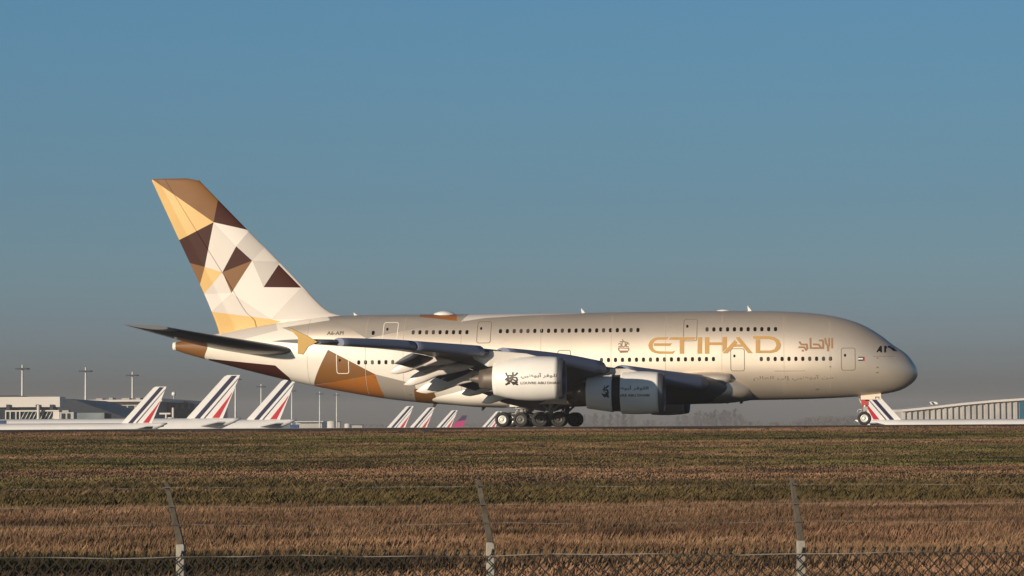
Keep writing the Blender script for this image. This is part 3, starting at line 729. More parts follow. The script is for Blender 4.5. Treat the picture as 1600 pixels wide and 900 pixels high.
def pxpoly(o, sc, pts): return [PF(o[0]+x/sc, o[1]+y/sc) for x, y in pts]
o1, o2, k = (1005, 515), (1105, 515), 13.333
wordmark = [pxpoly(o1, k, [(530,158),(300,158),(220,180),(150,230),(112,300),(108,340),(125,400),(170,455),(240,490),(330,505),(620,505),(672,435),(600,455),(330,450),(270,440),(225,410),(200,360),(198,310),(215,270),(250,230),(300,210),(490,210)]),
    pxpoly(o1, k, [(225,285),(600,285),(560,340),(215,340)]), pxpoly(o1, k, [(570,158),(1105,158),(1060,212),(530,212)]), pxpoly(o1, k, [(760,215),(855,215),(855,503),(760,503)]),
    pxpoly(o1, k, [(1140,158),(1228,158),(1228,503),(1128,503)]), pxpoly(o1, k, [(1285,158),(1378,158),(1378,503),(1282,503)]),
    pxpoly(o2, k, [(48,265),(312,265),(312,322),(48,322)]), pxpoly(o2, k, [(318,150),(410,150),(410,385),(318,470)]), pxpoly(o2, k, [(320,495),(425,495),(632,275),(572,215)]),
    pxpoly(o2, k, [(605,158),(672,158),(950,492),(852,492),(612,200)]), pxpoly(o2, k, [(560,358),(602,308),(740,308),(785,358)]),
    pxpoly(o2, k, [(1010,202),(1100,202),(1100,490),(1010,490)]),
    pxpoly(o2, k, [(950,135),(1290,135),(1400,155),(1490,215),(1535,310),(1515,400),(1440,465),(1330,490),(1104,490),(1104,435),(1310,435),(1400,410),(1440,330),(1430,270),(1390,225),(1290,195),(965,195)])]
drape('airline_lettering', flat(wordmark), hullmap, M['letter_gold'], jet)
o3 = (1235, 520)
ar = []
for pts in ([(870,120),(870,312)], [(805,115),(808,262),(772,318)], [(722,120),(742,215),(790,300),(782,372)], [(608,158),(668,158),(682,205),(682,318),(420,318),(416,118)], [(482,240),(585,244),(640,312)], [(190,195),(228,243),(338,243),(352,325),(322,356),(286,300),(180,300)], [(248,372),(262,372)]):
    ar += stroke([PF(o3[0]+x/k, o3[1]+y/k) for x, y in pts], .165)
drape('airline_lettering', flat(ar), hullmap, M['letter_brown'], jet)
def text_bm(txt, size=1.0, xs=1.0):
    cu = bpy.data.curves.new('lettering', 'FONT'); cu.body = txt; cu.size = size; cu.align_x = 'CENTER'; cu.align_y = 'CENTER'; cu.resolution_u = 3; cu.offset = .022
    o = bpy.data.objects.new('lettering', cu); COL.objects.link(o); dg = bpy.context.evaluated_depsgraph_get(); dg.update()
    me = bpy.data.meshes.new_from_object(o.evaluated_get(dg)); bm = bmesh.new(); bm.from_mesh(me)
    bpy.data.objects.remove(o); bpy.data.curves.remove(cu); bpy.data.meshes.remove(me)
    return bm
def text_fit(txt, sa, sb, za, zb):          # text reading forward (towards the nose): its left end at larger s
    bm = text_bm(txt); xs_ = [v.co.x for v in bm.verts]; ys_ = [v.co.y for v in bm.verts]
    x0, x1, y0, y1 = min(xs_), max(xs_), min(ys_), max(ys_)
    for v in bm.verts: v.co = Vector((sa+(sb-sa)*(v.co.x-x0)/(x1-x0), za+(zb-za)*(v.co.y-y0)/(y1-y0), 0))
    return bm
def text_px(txt, u0, v0, u1, v1):
    sa, za = PF(u0, v1); sb, zb = PF(u1, v0); return text_fit(txt, sa, sb, za, zb)
AR_LOUVRE = '\uFEF2\uFE92\uFEC7\uFEEE\uFE91\uFE83 \uFEAE\uFED3\uFEEE\uFEE0\uFEDF\uFE8D'
AR_WORLD = '\uFEE2\uFEDF\uFE8E\uFECC\uFEDF\uFE8D \uFEF0\uFEDF\uFE87 \uFEF2\uFE92\uFEC7\uFEEE\uFE91\uFE83 \uFEE6\uFEE3'
drape('slogan_lettering', text_px(AR_WORLD, 1177, 585.5, 1302, 595.5), hullmap, M['letter_faint'], jet)
drape('registration_lettering', text_px('A6-API', 510.5, 517.4, 537, 523.6), hullmap, M['ink_soft'], jet)
def pxs(o, sc, lst, w): 
    out = []
    for pts in lst: out += stroke([PF(o[0]+x/sc, o[1]+y/sc) for x, y in pts], w)
    return out
# national flag behind the front door
fs0, fz0 = PF(1341, 557.3); fs1, fz1 = PF(1351, 563.8)
fh = (fz0-fz1)/3
d = drape('flag_marking', flat([[(fs1+.16, fz1), (fs1, fz1), (fs1, fz0), (fs1+.16, fz0)]]), hullmap, M['flag_red'], jet)
for i, kk in enumerate(('ink', 'white', 'flag_green')):
    drape('flag_stripe', flat([[(fs0, fz1+fh*i), (fs1+.17, fz1+fh*i), (fs1+.17, fz1+fh*(i+1)), (fs0, fz1+fh*(i+1))]]), hullmap, M[kk], d)
# crest
o6, k6 = (950, 520), 22.5
crest = [[(330,390),(400,350),(450,420),(430,500)], [(340,500),(420,460),(540,500),(640,460),(750,505)], [(770,390),(700,350),(650,420),(670,500)], [(500,300),(470,380),(480,470)], [(500,200),(530,260),(600,300),(620,380),(600,460)], [(400,290),(480,280),(660,300),(720,330)], [(330,560),(400,540),(740,560)], [(340,560),(350,640)], [(755,560),(750,640)]]
d = drape('crest_marking', flat(pxs(o6, k6, [[(547+(x-547)*.86, 470+(y-470)*.86) for x, y in c_] for c_ in crest], .085)), hullmap, M['crest_brown'], jet)
drape('crest_ribbon', flat([[PF(o6[0]+x/k6, o6[1]+y/k6) for x, y in ((385,622),(720,622),(695,695),(425,705))]]), hullmap, M['crest_red'], d)
# cockpit glazing
o4, k4 = (1340, 530), 16.0
for pts in ([(465,325),(560,165),(600,165),(612,330),(575,328),(560,300),(520,300),(510,322)], [(662,330),(665,160),(700,160),(745,200),(712,235),(712,330)], [(745,165),(830,160),(900,210),(960,270),(1000,300),(900,295),(850,260),(820,230),(770,215)]):
    pl = [PF(o4[0]+x/k4, o4[1]+y/k4) for x, y in pts]
    drape('cockpit_window', flat([pl]), hullmap, M['window_glass'], jet, cuts_z=.08, cuts_s=.1)
for u_ in (1297, 1225, 1128, 1040, 955, 845, 720, 630, 571, 480):
    s_, z_ = PF(u_, 545); t_, b_, w_, zc_ = sec(s_)
    drape('skin_joint', flat([[(s_, b_+.15), (s_+.035, b_+.15), (s_+.035, t_-.05), (s_, t_-.05)]], 0), hullmap, M['joint_line'], jet, cuts_z=.12)
# small marks, probes and service panels
for (u, v, w, h) in ((1371,559.5,.14,.12),(1371,574,.22,.12),(1371,582,.26,.12),(1297.5,573,.18,.12),(1277,608.5,.36,.16),(642,617,.25,.1),(552,592.3,.25,.12)):
    s, z = PF(u, v); drape('service_panel', flat([rrect(s, z, w, h, .04)]), hullmap, M['door_line'], jet)
s0, z0 = PF(1364, 556.2); s1, z1 = PF(1396, 557)
drape('panel_seam', flat([[(s0, z0), (s1, z0), (s1, z0-.06), (s0, z0-.06)]]), hullmap, M['letter_faint'], jet)
s0, z0 = PF(1210, 579.5); s1, z1 = PF(1258, 579.5)
drape('panel_seam', flat([[(s0, z0), (s1, z0), (s1, z0-.05), (s0, z0-.05)]]), hullmap, M['letter_faint'], jet)

# lettering on the two near cowls
def cowlmap(s0, l, zc, rx=.0):
    def f(s, z, kz):
        r = prof(min(max(s-s0, .42), 6))+.012+kz; d = z-zc
        return L(s, l+math.sqrt(max(r*r-d*d, .01)), z)
    return f
def PC(u, v, s0, l, zc):
    lo = l+1.8
    for _ in range(5):
        s, z = P(u, v, lo); r = prof(min(max(s-s0, .42), 6)); lo = l+math.sqrt(max(r*r-(z-zc)**2, .01))
    return s, z
def nogap(bm, s0, on):
    if on:
        for c in (s0+3.72, s0+4.53): bmesh.ops.bisect_plane(bm, geom=bm.verts[:]+bm.edges[:]+bm.faces[:], dist=1e-6, plane_co=(c, 0, 0), plane_no=(1, 0, 0))
        bmesh.ops.delete(bm, geom=[f for f in bm.faces if s0+3.72 < f.calc_center_median().x < s0+4.53], context='FACES')
    return bm
def cowl_marks(s0, l, zc, du, dv, sc=1.0, hide=None):
    cm = cowlmap(s0, l, zc); k5 = 16.0
    q = lambda x, y: PC(780+du+x/k5*sc, 560+dv+y/k5*sc, s0, l, zc)
    em = []
    for pts in ([(170,370),(200,440),(260,500),(340,530),(420,560),(445,600),(380,630),(460,655)], [(340,360),(340,440),(330,520),(250,590),(170,655)], [(450,370),(400,420),(300,430),(200,430)], [(170,520),(230,520),(300,470),(430,480),(450,540),(400,600),(330,600)], [(200,560),(260,560),(320,600),(360,650)], [(170,650),(250,620)], [(200,490),(160,530)]):
        em += stroke([q(x, y) for x, y in pts], .135)
    d = drape('cowl_emblem', flat(em), cm, M['ink'], jet)
    a, c = q(535, 650), q(1515, 578); drape('cowl_lettering', nogap(text_fit('LOUVRE ABU DHABI', a[0], c[0], a[1], c[1]), s0, hide), cm, M['ink'], jet)
    a, c = q(540, 515), q(1490, 360); drape('cowl_lettering', nogap(text_fit(AR_LOUVRE, a[0], c[0], a[1], c[1]), s0, hide), cm, M['ink_soft'], jet)
cowl_marks(29.72, 25.7, 4.12, 0, 0)
cowl_marks(22.2, 14.9, 2.98, 143, 20.5, .97, True)

# nose gear
def wheel(s, l, r, w, rimm):
    c = L(s, l, r); n = 36
    b = MB(); pr = [(-w/2, r*.60), (-w/2, r*.86), (-w*.38, r*.97), (-w*.2, r), (w*.2, r), (w*.38, r*.97), (w/2, r*.86), (w/2, r*.60), (w*.3, r*.56), (-w*.3, r*.56), (-w/2, r*.60)]
    b.lathe(pr, c, 'y', n); t = b.build('wheel', M['tyre'], jet)
    b = MB(); b.lathe([(-w*.42, .001), (-w*.42, r*.16), (-w*.30, r*.20), (-w*.28, r*.34), (-w*.36, r*.40), (-w*.40, r*.58), (w*.40, r*.58), (w*.36, r*.40), (w*.28, r*.34), (w*.42, r*.16), (w*.42, .001)], c, 'y', 28)
    for i in range(9):
        a = 2*math.pi*i/9
        for sg in (-1, 1): b.tube((c[0]+r*.30*math.cos(a), c[1]+sg*w*.27, c[2]+r*.30*math.sin(a)), (c[0]+r*.30*math.cos(a), c[1]+sg*w*.33, c[2]+r*.30*math.sin(a)), r*.05, n=6)
    b.build('rim', M[rimm], t)
ng = 4.93
for sg in (1, -1): wheel(ng, .52*sg, .63, .42, 'rim_bright')
b = MB(); b.tube(L(ng, 0, .63), L(ng-.12, 0, 2.7), .13, .17, 12); b.tube(L(ng, -.6, .63), L(ng, .6, .63), .09, n=10)
b.tube(L(ng+.05, 0, 1.55), L(ng+.5, 0, 2.6), .07, n=8); b.tube(L(ng+.14, 0, .8), L(ng+.42, 0, 1.15), .05, n=8); b.tube(L(ng+.42, 0, 1.15), L(ng+.1, 0, 1.5), .05, n=8)
b.tube(L(ng-.25, -.35, 1.62), L(ng-.25, .35, 1.62), .07, n=8); b.box(-ng-.08, -ng+.30, -.18, .18, 1.35, 1.7)
b.tube(L(ng+.55, .1, 1.45), L(ng-.1, .1, 1.5), .05, n=8); b.tube(L(ng+.62, .1, 1.15), L(ng+.55, .1, 1.45), .05, n=8)
b.build('nose_gear_strut', M['gear_white'], jet)
b = MB(); b.box(-ng-.28, -ng+.42, -.16, .16, 1.85, 2.5); b.tube(L(ng-.3, 0, 2.1), L(ng+.2, 0, 1.7), .1, n=8); b.build('gear_actuator', M['gear_red'], jet, bevel=.05)
a = [P(*q, .75) for q in ((1345,614),(1345,624.3),(1376.5,624.3),(1376.5,612))]
for sg in (1, -1):
    b = MB(); n = 4; b.add([L(s, sg*.72, z) for s, z in a]+[L(s, sg*.78, z) for s, z in a], [(0,1,2,3),(7,6,5,4)]+[(i, (i+1) % 4, (i+1) % 4+4, i+4) for i in range(4)])
    dr = b.build('gear_door', M['champagne'], jet)
    if sg == 1:
        sa, za = P(1367.5, 623.3, .8); sb, zb = P(1374, 619.5, .8)
        drape('door_lettering', text_fit('PI', sa, sb, za, zb), lambda s, z, k: L(s, .79, z), M['ink_soft'], dr)
# main gear
BG, WG = 36.5, 33.35
for l0, sc, axles, pit in ((2.64, BG, (-1.7, 0, 1.7), 1.0), (6.23, WG, (-.83, .83), 1.0)):
    for sg in (1, -1):
        for i, a in enumerate(axles):
            for dl in (-.76, .76):
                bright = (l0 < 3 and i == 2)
                wheel(sc+a, sg*l0+dl, .70, .50, 'rim_bright' if bright else ('rim_half_shaded' if (l0 < 3 and i == 1) else 'rim_shaded'))
        b = MB(); y = sg*l0
        b.tube(L(sc+axles[0], y, .72), L(sc+axles[-1], y, .72), .14, n=10)
        for a in axles: b.tube(L(sc+a, y-.8, .70), L(sc+a, y+.8, .70), .09, n=8)
        b.tube(L(sc, y, .72), L(sc-.1, y, 3.2), .20, .26, 12); b.tube(L(sc-.2, y, 1.5), L(sc-1.8, y*.9, 2.9), .10, n=8); b.tube(L(sc+.2, y, 1.4), L(sc+1.1, y, 2.7), .08, n=8)
        b.tube(L(sc+.25, y, .95), L(sc+.6, y, 1.4), .06, n=6); b.tube(L(sc+.6, y, 1.4), L(sc+.2, y, 1.75), .06, n=6)
        b.build('main_gear_leg', M['gear_white'], jet)
        b = MB(); b.tube(L(sc-.5, y+sg*.5, 1.75), L(sc+.6, y+sg*.5, 1.75), .05, n=6); b.tube(L(sc-.6, y+sg*.4, 1.2), L(sc+.9, y+sg*.4, 1.25), .045, n=6); b.build('brake_line', M['gear_white'], jet)
        b = MB(); yd = y+sg*1.0; b.box(-sc-1.0, -sc+1.6, -yd-.03, -yd+.03, 1.9 if l0 < 3 else 2.1, 3.1); b.build('gear_door', M['cream'], jet)
# antennas and domes
def antenna(u, v0, h, name='antenna', w=.35):
    s, z = P(u, v0, 0); t = sec(s)[0]
    b = MB(); b.add([L(s-w*.5, 0, t-.05), L(s+w*.5, .04, t-.05), L(s+w*.75, .02, t+h), L(s+w*.45, -.02, t+h), L(s+w*.5, -.04, t-.05)], [(0,1,2,3),(0,3,2,4),(0,4,1)]); b.build(name, M['white'], jet, fixn=False)
antenna(912, 490, .42); antenna(1172, 486, .48); antenna(556.5, 493, .25)
def dome(u, ln, h, w):
    s, _ = P(u, 490, 0); t = sec(s)[0]; R = []
    for i in range(1, 12):
        x = i/12; e = (math.sin(math.pi*x))**.7; R.append([L(s-ln/2+ln*x, w*e*math.cos(a), t-.08+h*e*max(0, math.sin(a))) for a in np.linspace(0, math.pi, 14)])
    b = MB(); b.rings(R, 0, True, closed=False); b.build('antenna_dome', M['white'], jet, fixn=False)
dome(694, 2.3, .40, .8); dome(1130, 1.6, .22, .4)
for u, v in ((681,632),(757,637),(1140,626),(1161,626)):
    s, z = P(u, v, 0); z = min(sec(s)[1], z)
    b = MB(); b.add([L(s-.2, 0, z+.15), L(s+.2, .03, z+.15), L(s+.32, 0, z-.28), L(s+.1, 0, z-.28), L(s+.2, -.03, z+.15)], [(0,1,2,3),(0,3,2,4)]); b.build('blade_antenna', M['ink'], jet, fixn=False)
b = MB(); s, z = P(274, 541, 0); b.lathe([(-.45, .42), (-.75, .40), (-.9, .36), (-.8, .26), (-.4, .26)], L(s-.7, 0, z), n=20); b.build('tail_cone_exhaust', M['white'], jet)
# APU inside
b = MB(); b.lathe([(0, .30), (-.01, .001)], L(s-.1, 0, z), n=20); b.build('exhaust_opening', M['dark_gap'], jet)

# ------------------------------------------------------------------ parked airliners
def airliner(label, u_fin, v_base, Y, k, facing, livery='tricolour', group='airliners parked beyond the runway', tip_h=9.3, cut=None):
    """k scales a long-haul twin 64 m long; u_fin, v_base: where the foot of the fin's front edge is seen"""
    X, _, Z = W(u_fin, v_base, Y)
    fz = 8.35*k
    root = empty('airliner', (0, 0, 0), 0 if facing > 0 else math.pi); s0 = 52.0*k
    root.location = (X+facing*s0, Y, Z-fz)
    tag(root, label, 'airplane', group)
    n = 28; b = MB(); R = []
    for s in list(np.linspace(.05, 6, 10))+list(np.linspace(8, 46, 10))+list(np.linspace(48, 64, 10)):
        r = 3.05*min(1, (s/8))**.5 if s < 8 else (3.05 if s < 46 else 3.05*(1-((s-46)/18.5)**1.6)+.0)
        r = max(r, .15); cz = 5.3 if 8 < s < 46 else (5.3-(3.05-r)*.25 if s <= 8 else 8.35-r)
        R.append([(-s*k, r*k*math.cos(t), (cz+r*math.sin(t))*k) for t in np.linspace(0, 2*math.pi, n, endpoint=False)])
    b.rings(R, 0, True, True, True); b.build('fuselage', M['airliner_white'], root)
    # fin
    z0, z1 = 8.1*k, (8.35+tip_h)*k
    LEa, TEa, LEt, TEt = 52.0*k, 60.0*k, 60.7*k, 63.8*k
    def fp(a, t): 
        x = LEa+(LEt-LEa)*t; y = TEa+(TEt-TEa)*t; return x+(y-x)*a, z0+(z1-z0)*t
    def slab(pts, hw, name, m, par):
        b = MB(); q = [fp(*p) for p in pts]; n_ = len(q)
        b.add([(-a, -hw*k, z) for a, z in q]+[(-a, hw*k, z) for a, z in q], [list(range(n_)), list(range(2*n_-1, n_-1, -1))]+[(i, (i+1) % n_, (i+1) % n_+n_, i+n_) for i in range(n_)]); return b.build(name, M[m], par)
    f = slab([(0, 0), (1, 0), (1, 1), (.12, 1), (0, .97)], .22, 'tail_fin', 'airliner_white' if livery == 'tricolour' else 'magenta', root)
    if livery == 'tricolour':
        slab([(.22, .015), (.37, .015), (.82, .985), (.45, .985)], .235, 'tail_stripe', 'navy', f)
        slab([(.47, .015), (.515, .015), (.99, .90), (.97, .93)], .24, 'tail_stripe', 'navy', f)
        slab([(.70, .03), (.90, .03), (.975, .56), (.955, .62), (.90, .50)], .235, 'tail_stripe', 'tail_red', f)
    else: slab([(.02, .60), (.98, .70), (.99, .99), (.1, .99)], .235, 'tail_stripe', 'navy', f)
    for sg in (1, -1):
        b = MB(); v = [(-55*k, sg*1.2*k, 6.6*k), (-60*k, sg*1.0*k, 6.8*k), (-61.8*k, sg*10.5*k, 7.5*k), (-60*k, sg*10.5*k, 7.5*k)]
        b.add([(x, y, z-.12*k) for x, y, z in v]+[(x, y, z+.12*k) for x, y, z in v], [(0,1,2,3),(7,6,5,4)]+[(i, (i+1) % 4, (i+1) % 4+4, i+4) for i in range(4)]); b.build('tailplane', M['airliner_grey'], root)
        b = MB(); v = [(-22*k, sg*2.5*k, 3.6*k), (-34*k, sg*2.5*k, 3.6*k), (-36*k, sg*10*k, 4.3*k), (-42.5*k, sg*30*k, 6.6*k), (-40.5*k, sg*30*k, 6.6*k)]
        b.add([(x, y, z-.3*k*(1-abs(y)/(32*k))-.05) for x, y, z in v]+[(x, y, z+.3*k*(1-abs(y)/(32*k))+.05) for x, y, z in v], [(0,1,2,3,4),(9,8,7,6,5)]+[(i, (i+1) % 5, (i+1) % 5+5, i+5) for i in range(5)]); b.build('wing', M['airliner_grey'], root)
        b = MB(); b.lathe([(0, 1.45*k), (-.4*k, 1.65*k), (-2*k, 1.75*k), (-4.5*k, 1.3*k), (-5.5*k, .9*k), (-5.4*k, .1*k), (-1*k, .1*k), (-.6*k, 1.4*k), (0, 1.45*k)], (-19.5*k, sg*9.6*k, 2.6*k), n=24); b.build('engine', M['navy' if livery == 'tricolour' else 'airliner_white'], root)
        b = MB(); b.tube((-32*k, sg*5*k, .9*k), (-32*k, sg*5*k, 4*k), .25*k, n=8); b.build('gear_leg', M['gear_white'], root)
        b = MB(); b.lathe([(-.5*k, .01), (-.5*k, .6*k), (-.3*k, .7*k), (.3*k, .7*k), (.5*k, .6*k), (.5*k, .01)], (-32*k, sg*5*k, .7*k), 'y', 20); b.build('wheel', M['tyre'], root)
    b = MB(); b.tube((-5*k, 0, .5*k), (-5*k, 0, 3*k), .2*k, n=8); b.build('gear_leg', M['gear_white'], root)
    return root
airliner('white airliner with the leftmost and smallest of the three big striped tails', 188.5, 661, 470, .66, -1)
airliner('white airliner with the tallest striped tail, standing left of the other big two', 290, 653.5, 600, 1.0, -1)
airliner('white airliner whose striped tail top is hidden by the jet rear belly', 384, 655.5, 640, .98, -1)
for lab, u, v, Y, k_ in (('leftmost pale striped tail under the jet rear', 603, 669, 1180, 1.0), ('second pale striped tail from the left under the jet rear', 638, 669.5, 1240, 1.0),
                     ('pale striped tail just left of the magenta tail', 680, 669, 1380, .95), ('pale striped tail just left of the main landing gear wheels', 751, 669, 1500, .97)):
    airliner('airliner with '+lab, u, v, Y, k_, -1)
airliner('distant airliner with a magenta and dark blue tail under the jet rear', 700, 673, 1420, .85, -1, 'magenta')
airliner('white airliner seen behind the nose wheel, red and blue striped tail, facing right', 1409, 655.5, 500, .70, 1)
airliner('distant airliner with only its striped tail tip above the grey hangar roof', 1492, 658.5, 1300, 1.0, 1)

# ------------------------------------------------------------------ masts
G0 = -7.5
def mast(label, u, vtop, Y, glint=True):
    X, _, Z = W(u, vtop, Y); H = Z-G0; r = empty('floodlight_mast', (X, Y, G0)); tag(r, label, 'light mast', 'apron floodlight masts')
    b = MB(); b.tube((0, 0, 0), (0, 0, H), .50, .28, 10); b.build('pole', M['mast_grey'], r)
    b = MB(); hz = H-1.2; b.lathe([(-.15, 1.2), (.15, 1.2), (.15, 1.0), (-.15, 1.0), (-.15, 1.2)], (0, 0, hz), 'z', 16)
    for a in range(0, 180, 60): c, s_ = math.cos(rad(a)), math.sin(rad(a)); b.tube((-1.8*c, -1.8*s_, hz), (1.8*c, 1.8*s_, hz), .09, n=6)
    fr = b.build('lamp_frame', M['mast_grey'], r)
    for i in range(6):
        a = rad(i*60+10); b = MB(); x, y = 1.75*math.cos(a), 1.75*math.sin(a); b.box(x-.6, x+.6, y-.4, y+.4, hz-.35, hz+.15); b.build('floodlight', M['tail_grey'], r)
    return r
mast('tall floodlight mast at the far left in front of the pale terminal box', 35, 570, 900)
mast('tall floodlight mast in front of the dark rounded terminal hall', 134, 574, 945)
mast('floodlight mast just left of the smallest left striped tail', 207, 581, 1010)
mast('floodlight mast just right of the tallest striped tail', 368, 588, 1150)
mast('floodlight mast between the second and third striped tails', 408, 600, 1320)
mast('floodlight mast just right of the third striped tail', 456, 607, 1470)
mast('hazy floodlight mast under the brown facet of the jet', 499.5, 612, 1640)
mast('rightmost hazy floodlight mast under the jet rear', 526, 614, 1730)

# ------------------------------------------------------------------ airport buildings
def wbox(b, u0, v0, u1, v1, Y, depth, mi=0, to_ground=False):
    x0, _, za = W(u0, (v0+v1)/2, Y); x1, _, _ = W(u1, (v0+v1)/2, Y); z1 = W((u0+u1)/2, v0, Y)[2]; z0 = G0 if to_ground else W((u0+u1)/2, v1, Y)[2]
    b.box(x0, x1, Y, Y+depth, z0, z1, mi); return x0, x1, z0, z1
def building(name, label, cat='building'): r = empty(name, (0, 0, 0)); return tag(r, label, cat)
# pale box terminal
r = building('terminal_building', 'terminal with a long pale box front on dark glass at the left edge')
b = MB(); wbox(b, -160, 620.5, 93.5, 636.5, 800, 10); b.build('upper_wall', M['panel_white'], r)
b = MB(); wbox(b, -160, 636.6, 90, 660, 802, 7, to_ground=True); b.build('glass_front', M['glass_dark'], r)
b = MB()
for u in (13, 59, 81): x0, _, z0 = W(u, 637, 800); b.box(x0-.5, x0+.5, 799.3, 800.6, z0-4, z0+.9)
b.build('bracket', M['dark_roof'], r)
b = MB(); x0, _, z0 = W(-160, 621, 805); x1, _, z1 = W(40, 619, 805)
b.prism([(x0, z0-.2), (x1, z1-.2), (W(20, 617.5, 805)[0], W(20, 617.5, 805)[2]), (x0, W(0, 617, 805)[2])], 810.5, 822); b.build('roof', M['dark_roof'], r)
# rounded hall
r = building('terminal_hall', 'dark rounded terminal hall between the pale box and the low grey terminal', 'building')
pts = [W(u, v, 860) for u, v in ((88,622),(105,623),(118,625),(130,629),(142,634),(155,638),(172,644),(190,650),(205,655))]
b = MB(); b.prism([(p[0], p[2]) for p in pts]+[(pts[-1][0], G0), (pts[0][0], G0)], 860, 940); b.build('shell_roof', M['dark_roof'], r)
b = MB(); wbox(b, 120, 645, 163, 653, 858, 1.6, to_ground=True); b.build('glass_front', M['glass_pale'], r)
# low grey terminal
r = building('low_terminal', 'low grey terminal with a thin white roof edge behind the smallest left tail')
b = MB(); wbox(b, 128, 628, 228, 660, 980, 60, to_ground=True); b.build('wall', M['concrete_wall'], r)
b = MB(); wbox(b, 124, 624.5, 253, 627.6, 975, 70); b.build('roof', M['panel_white'], r)
b = MB()
for u in range(140, 226, 12): wbox(b, u, 634, u+8, 639.5, 979.6, .6)
b.build('window_band', M['glass_dark'], r)
b = MB(); wbox(b, 140, 655.0, 230, 657, 978, 1); b.build('parapet', M['panel_white'], r)
b = MB()
for u, w_, h in ((150, 10, 2), (170, 6, 3), (190, 12, 2.5), (212, 7, 3)): wbox(b, u, 624.5-h, u+w_, 624.4, 990, 8)
b.build('roof_plant', M['concrete_wall'], r)
# navy block
r = building('navy_block', 'dark blue terminal block with a row of pale windows left of the tallest tail')
p = [W(u, v, 1040) for u, v in ((227,622.5),(246,622),(305,626),(334,628))]
b = MB(); b.prism([(q[0], q[2]) for q in p]+[(p[-1][0], G0), (p[0][0], G0)], 1040, 1090); b.build('wall', M['navy_cladding'], r)
for u in (233, 253, 263, 273, 283, 293, 303): b = MB(); wbox(b, u, 631, u+4.2, 638.5, 1039.5, .8); b.build('window', M['glass_pale'], r)
b = MB(); wbox(b, 268, 641, 330, 650, 1036, 3); b.build('lower_band', M['glass_dark'], r)
b = MB(); x0, _, z0 = W(271.5, 622.8, 1060); b.tube((x0, 1060, z0-2), (x0, 1060, z0+2.4), .12, n=6); b.build('roof_pole', M['mast_grey'], r)
b = MB(); q = W(271.5, 615.5, 1060)
b.lathe([(-.9, .05), (-.6, .65), (0, .9), (.6, .65), (.9, .05)], q, 'z', 14); b.build('roof_beacon', M['lamp_glass'], r)
# passenger bridge
r = empty('passenger_bridge', (0, 0, 0)); tag(r, 'glazed passenger boarding bridge with white frame left of the parked airliners', 'boarding bridge')
Yb = 640
b = MB(); wbox(b, 8, 641, 92, 643, Yb, 4); wbox(b, 8, 655.5, 92, 657.6, Yb, 4)
for u in (8, 15, 24, 30): wbox(b, u, 643, u+1.6, 655.6, Yb-.05, .5)
wbox(b, 83, 643, 92.5, 660.5, Yb-.3, 4.6); b.build('frame', M['panel_white'], r)
b = MB(); wbox(b, 9, 643.2, 84, 655.4, Yb+.35, 3.2); b.build('glazing', M['glass_dark'], r)
b = MB()
for u in range(33, 82, 6):
    a, c = W(u, 655, Yb), W(u+6, 643.5, Yb); b.tube((a[0], Yb+.2, a[2]), (c[0], Yb+.2, c[2]), .11, n=5)
b.build('brace', M['steel_pale'], r)
b = MB(); wbox(b, 93, 644, 115, 661, Yb-.8, 5); wbox(b, 97, 641, 107, 644, Yb, 3); b.build('cab', M['concrete_wall'], r)
b = MB(); wbox(b, 96, 646, 101, 660, Yb-1.0, .3); wbox(b, 105, 646, 109, 660, Yb-1.0, .3); b.build('cab_window', M['glass_dark'], r)
b = MB(); x0, _, z0 = W(60, 641, Yb-1); b.tube((x0, Yb-1, G0), (x0, Yb-1, z0+1.2), .35, n=8); b.build('leg', M['panel_white'], r)
# ground truck left edge
def truck(name, label, u0, v0, u1, v1, Y, m, cat='truck'):
    x0, _, _ = W(u0, v1, Y); x1, _, _ = W(u1, v1, Y); zt = W(u0, v0, Y)[2]; w_ = x1-x0; h = max(2.5, zt-G0); r = empty(name, (x0, Y, G0)); tag(r, label, cat)
    b = MB(); b.box(0, w_*.70, 0, 2.5, 1.0, h); b.build('cargo_box', M[m], r, bevel=.05)
    b = MB(); b.prism([(w_*.72, .8), (w_, .8), (w_, 1.9), (w_*.93, 2.9), (w_*.72, 2.9)], .1, 2.4); c = b.build('cab', M[m], r, bevel=.05)
    b = MB(); b.box(w_*.85, w_*.93, .07, .1, 2.0, 2.7); b.build('window', M['glass_dark'], c)
    for x in (w_*.15, w_*.5, w_*.85): 
        for y in (.15, 2.3): b = MB(); b.lathe([(-.15, .01), (-.15, .5), (.15, .5), (.15, .01)], (x, y, .5), 'y', 16); b.build('wheel', M['tyre'], r)
truck('catering_truck', 'dark blue service truck at the bottom left of the parked airliners', -10, 657, 14, 672, 560, 'blue_paint')
truck('service_truck', 'small blue box truck just right of the third striped tail', 453, 663.5, 472, 671, 700, 'blue_paint')
# boarding stairs
r = empty('boarding_stairs', (0, 0, 0)); tag(r, 'white boarding stairs standing in front of the dark blue block', 'stairs')
b = MB(); wbox(b, 249, 645, 266, 647.5, 760, 3); wbox(b, 258, 647.5, 260, 656, 760, 2, to_ground=True); wbox(b, 268.5, 637, 271, 656, 760, 2, to_ground=True); wbox(b, 262, 652, 270, 656, 760, 2)
b.build('frame', M['panel_white'], r)
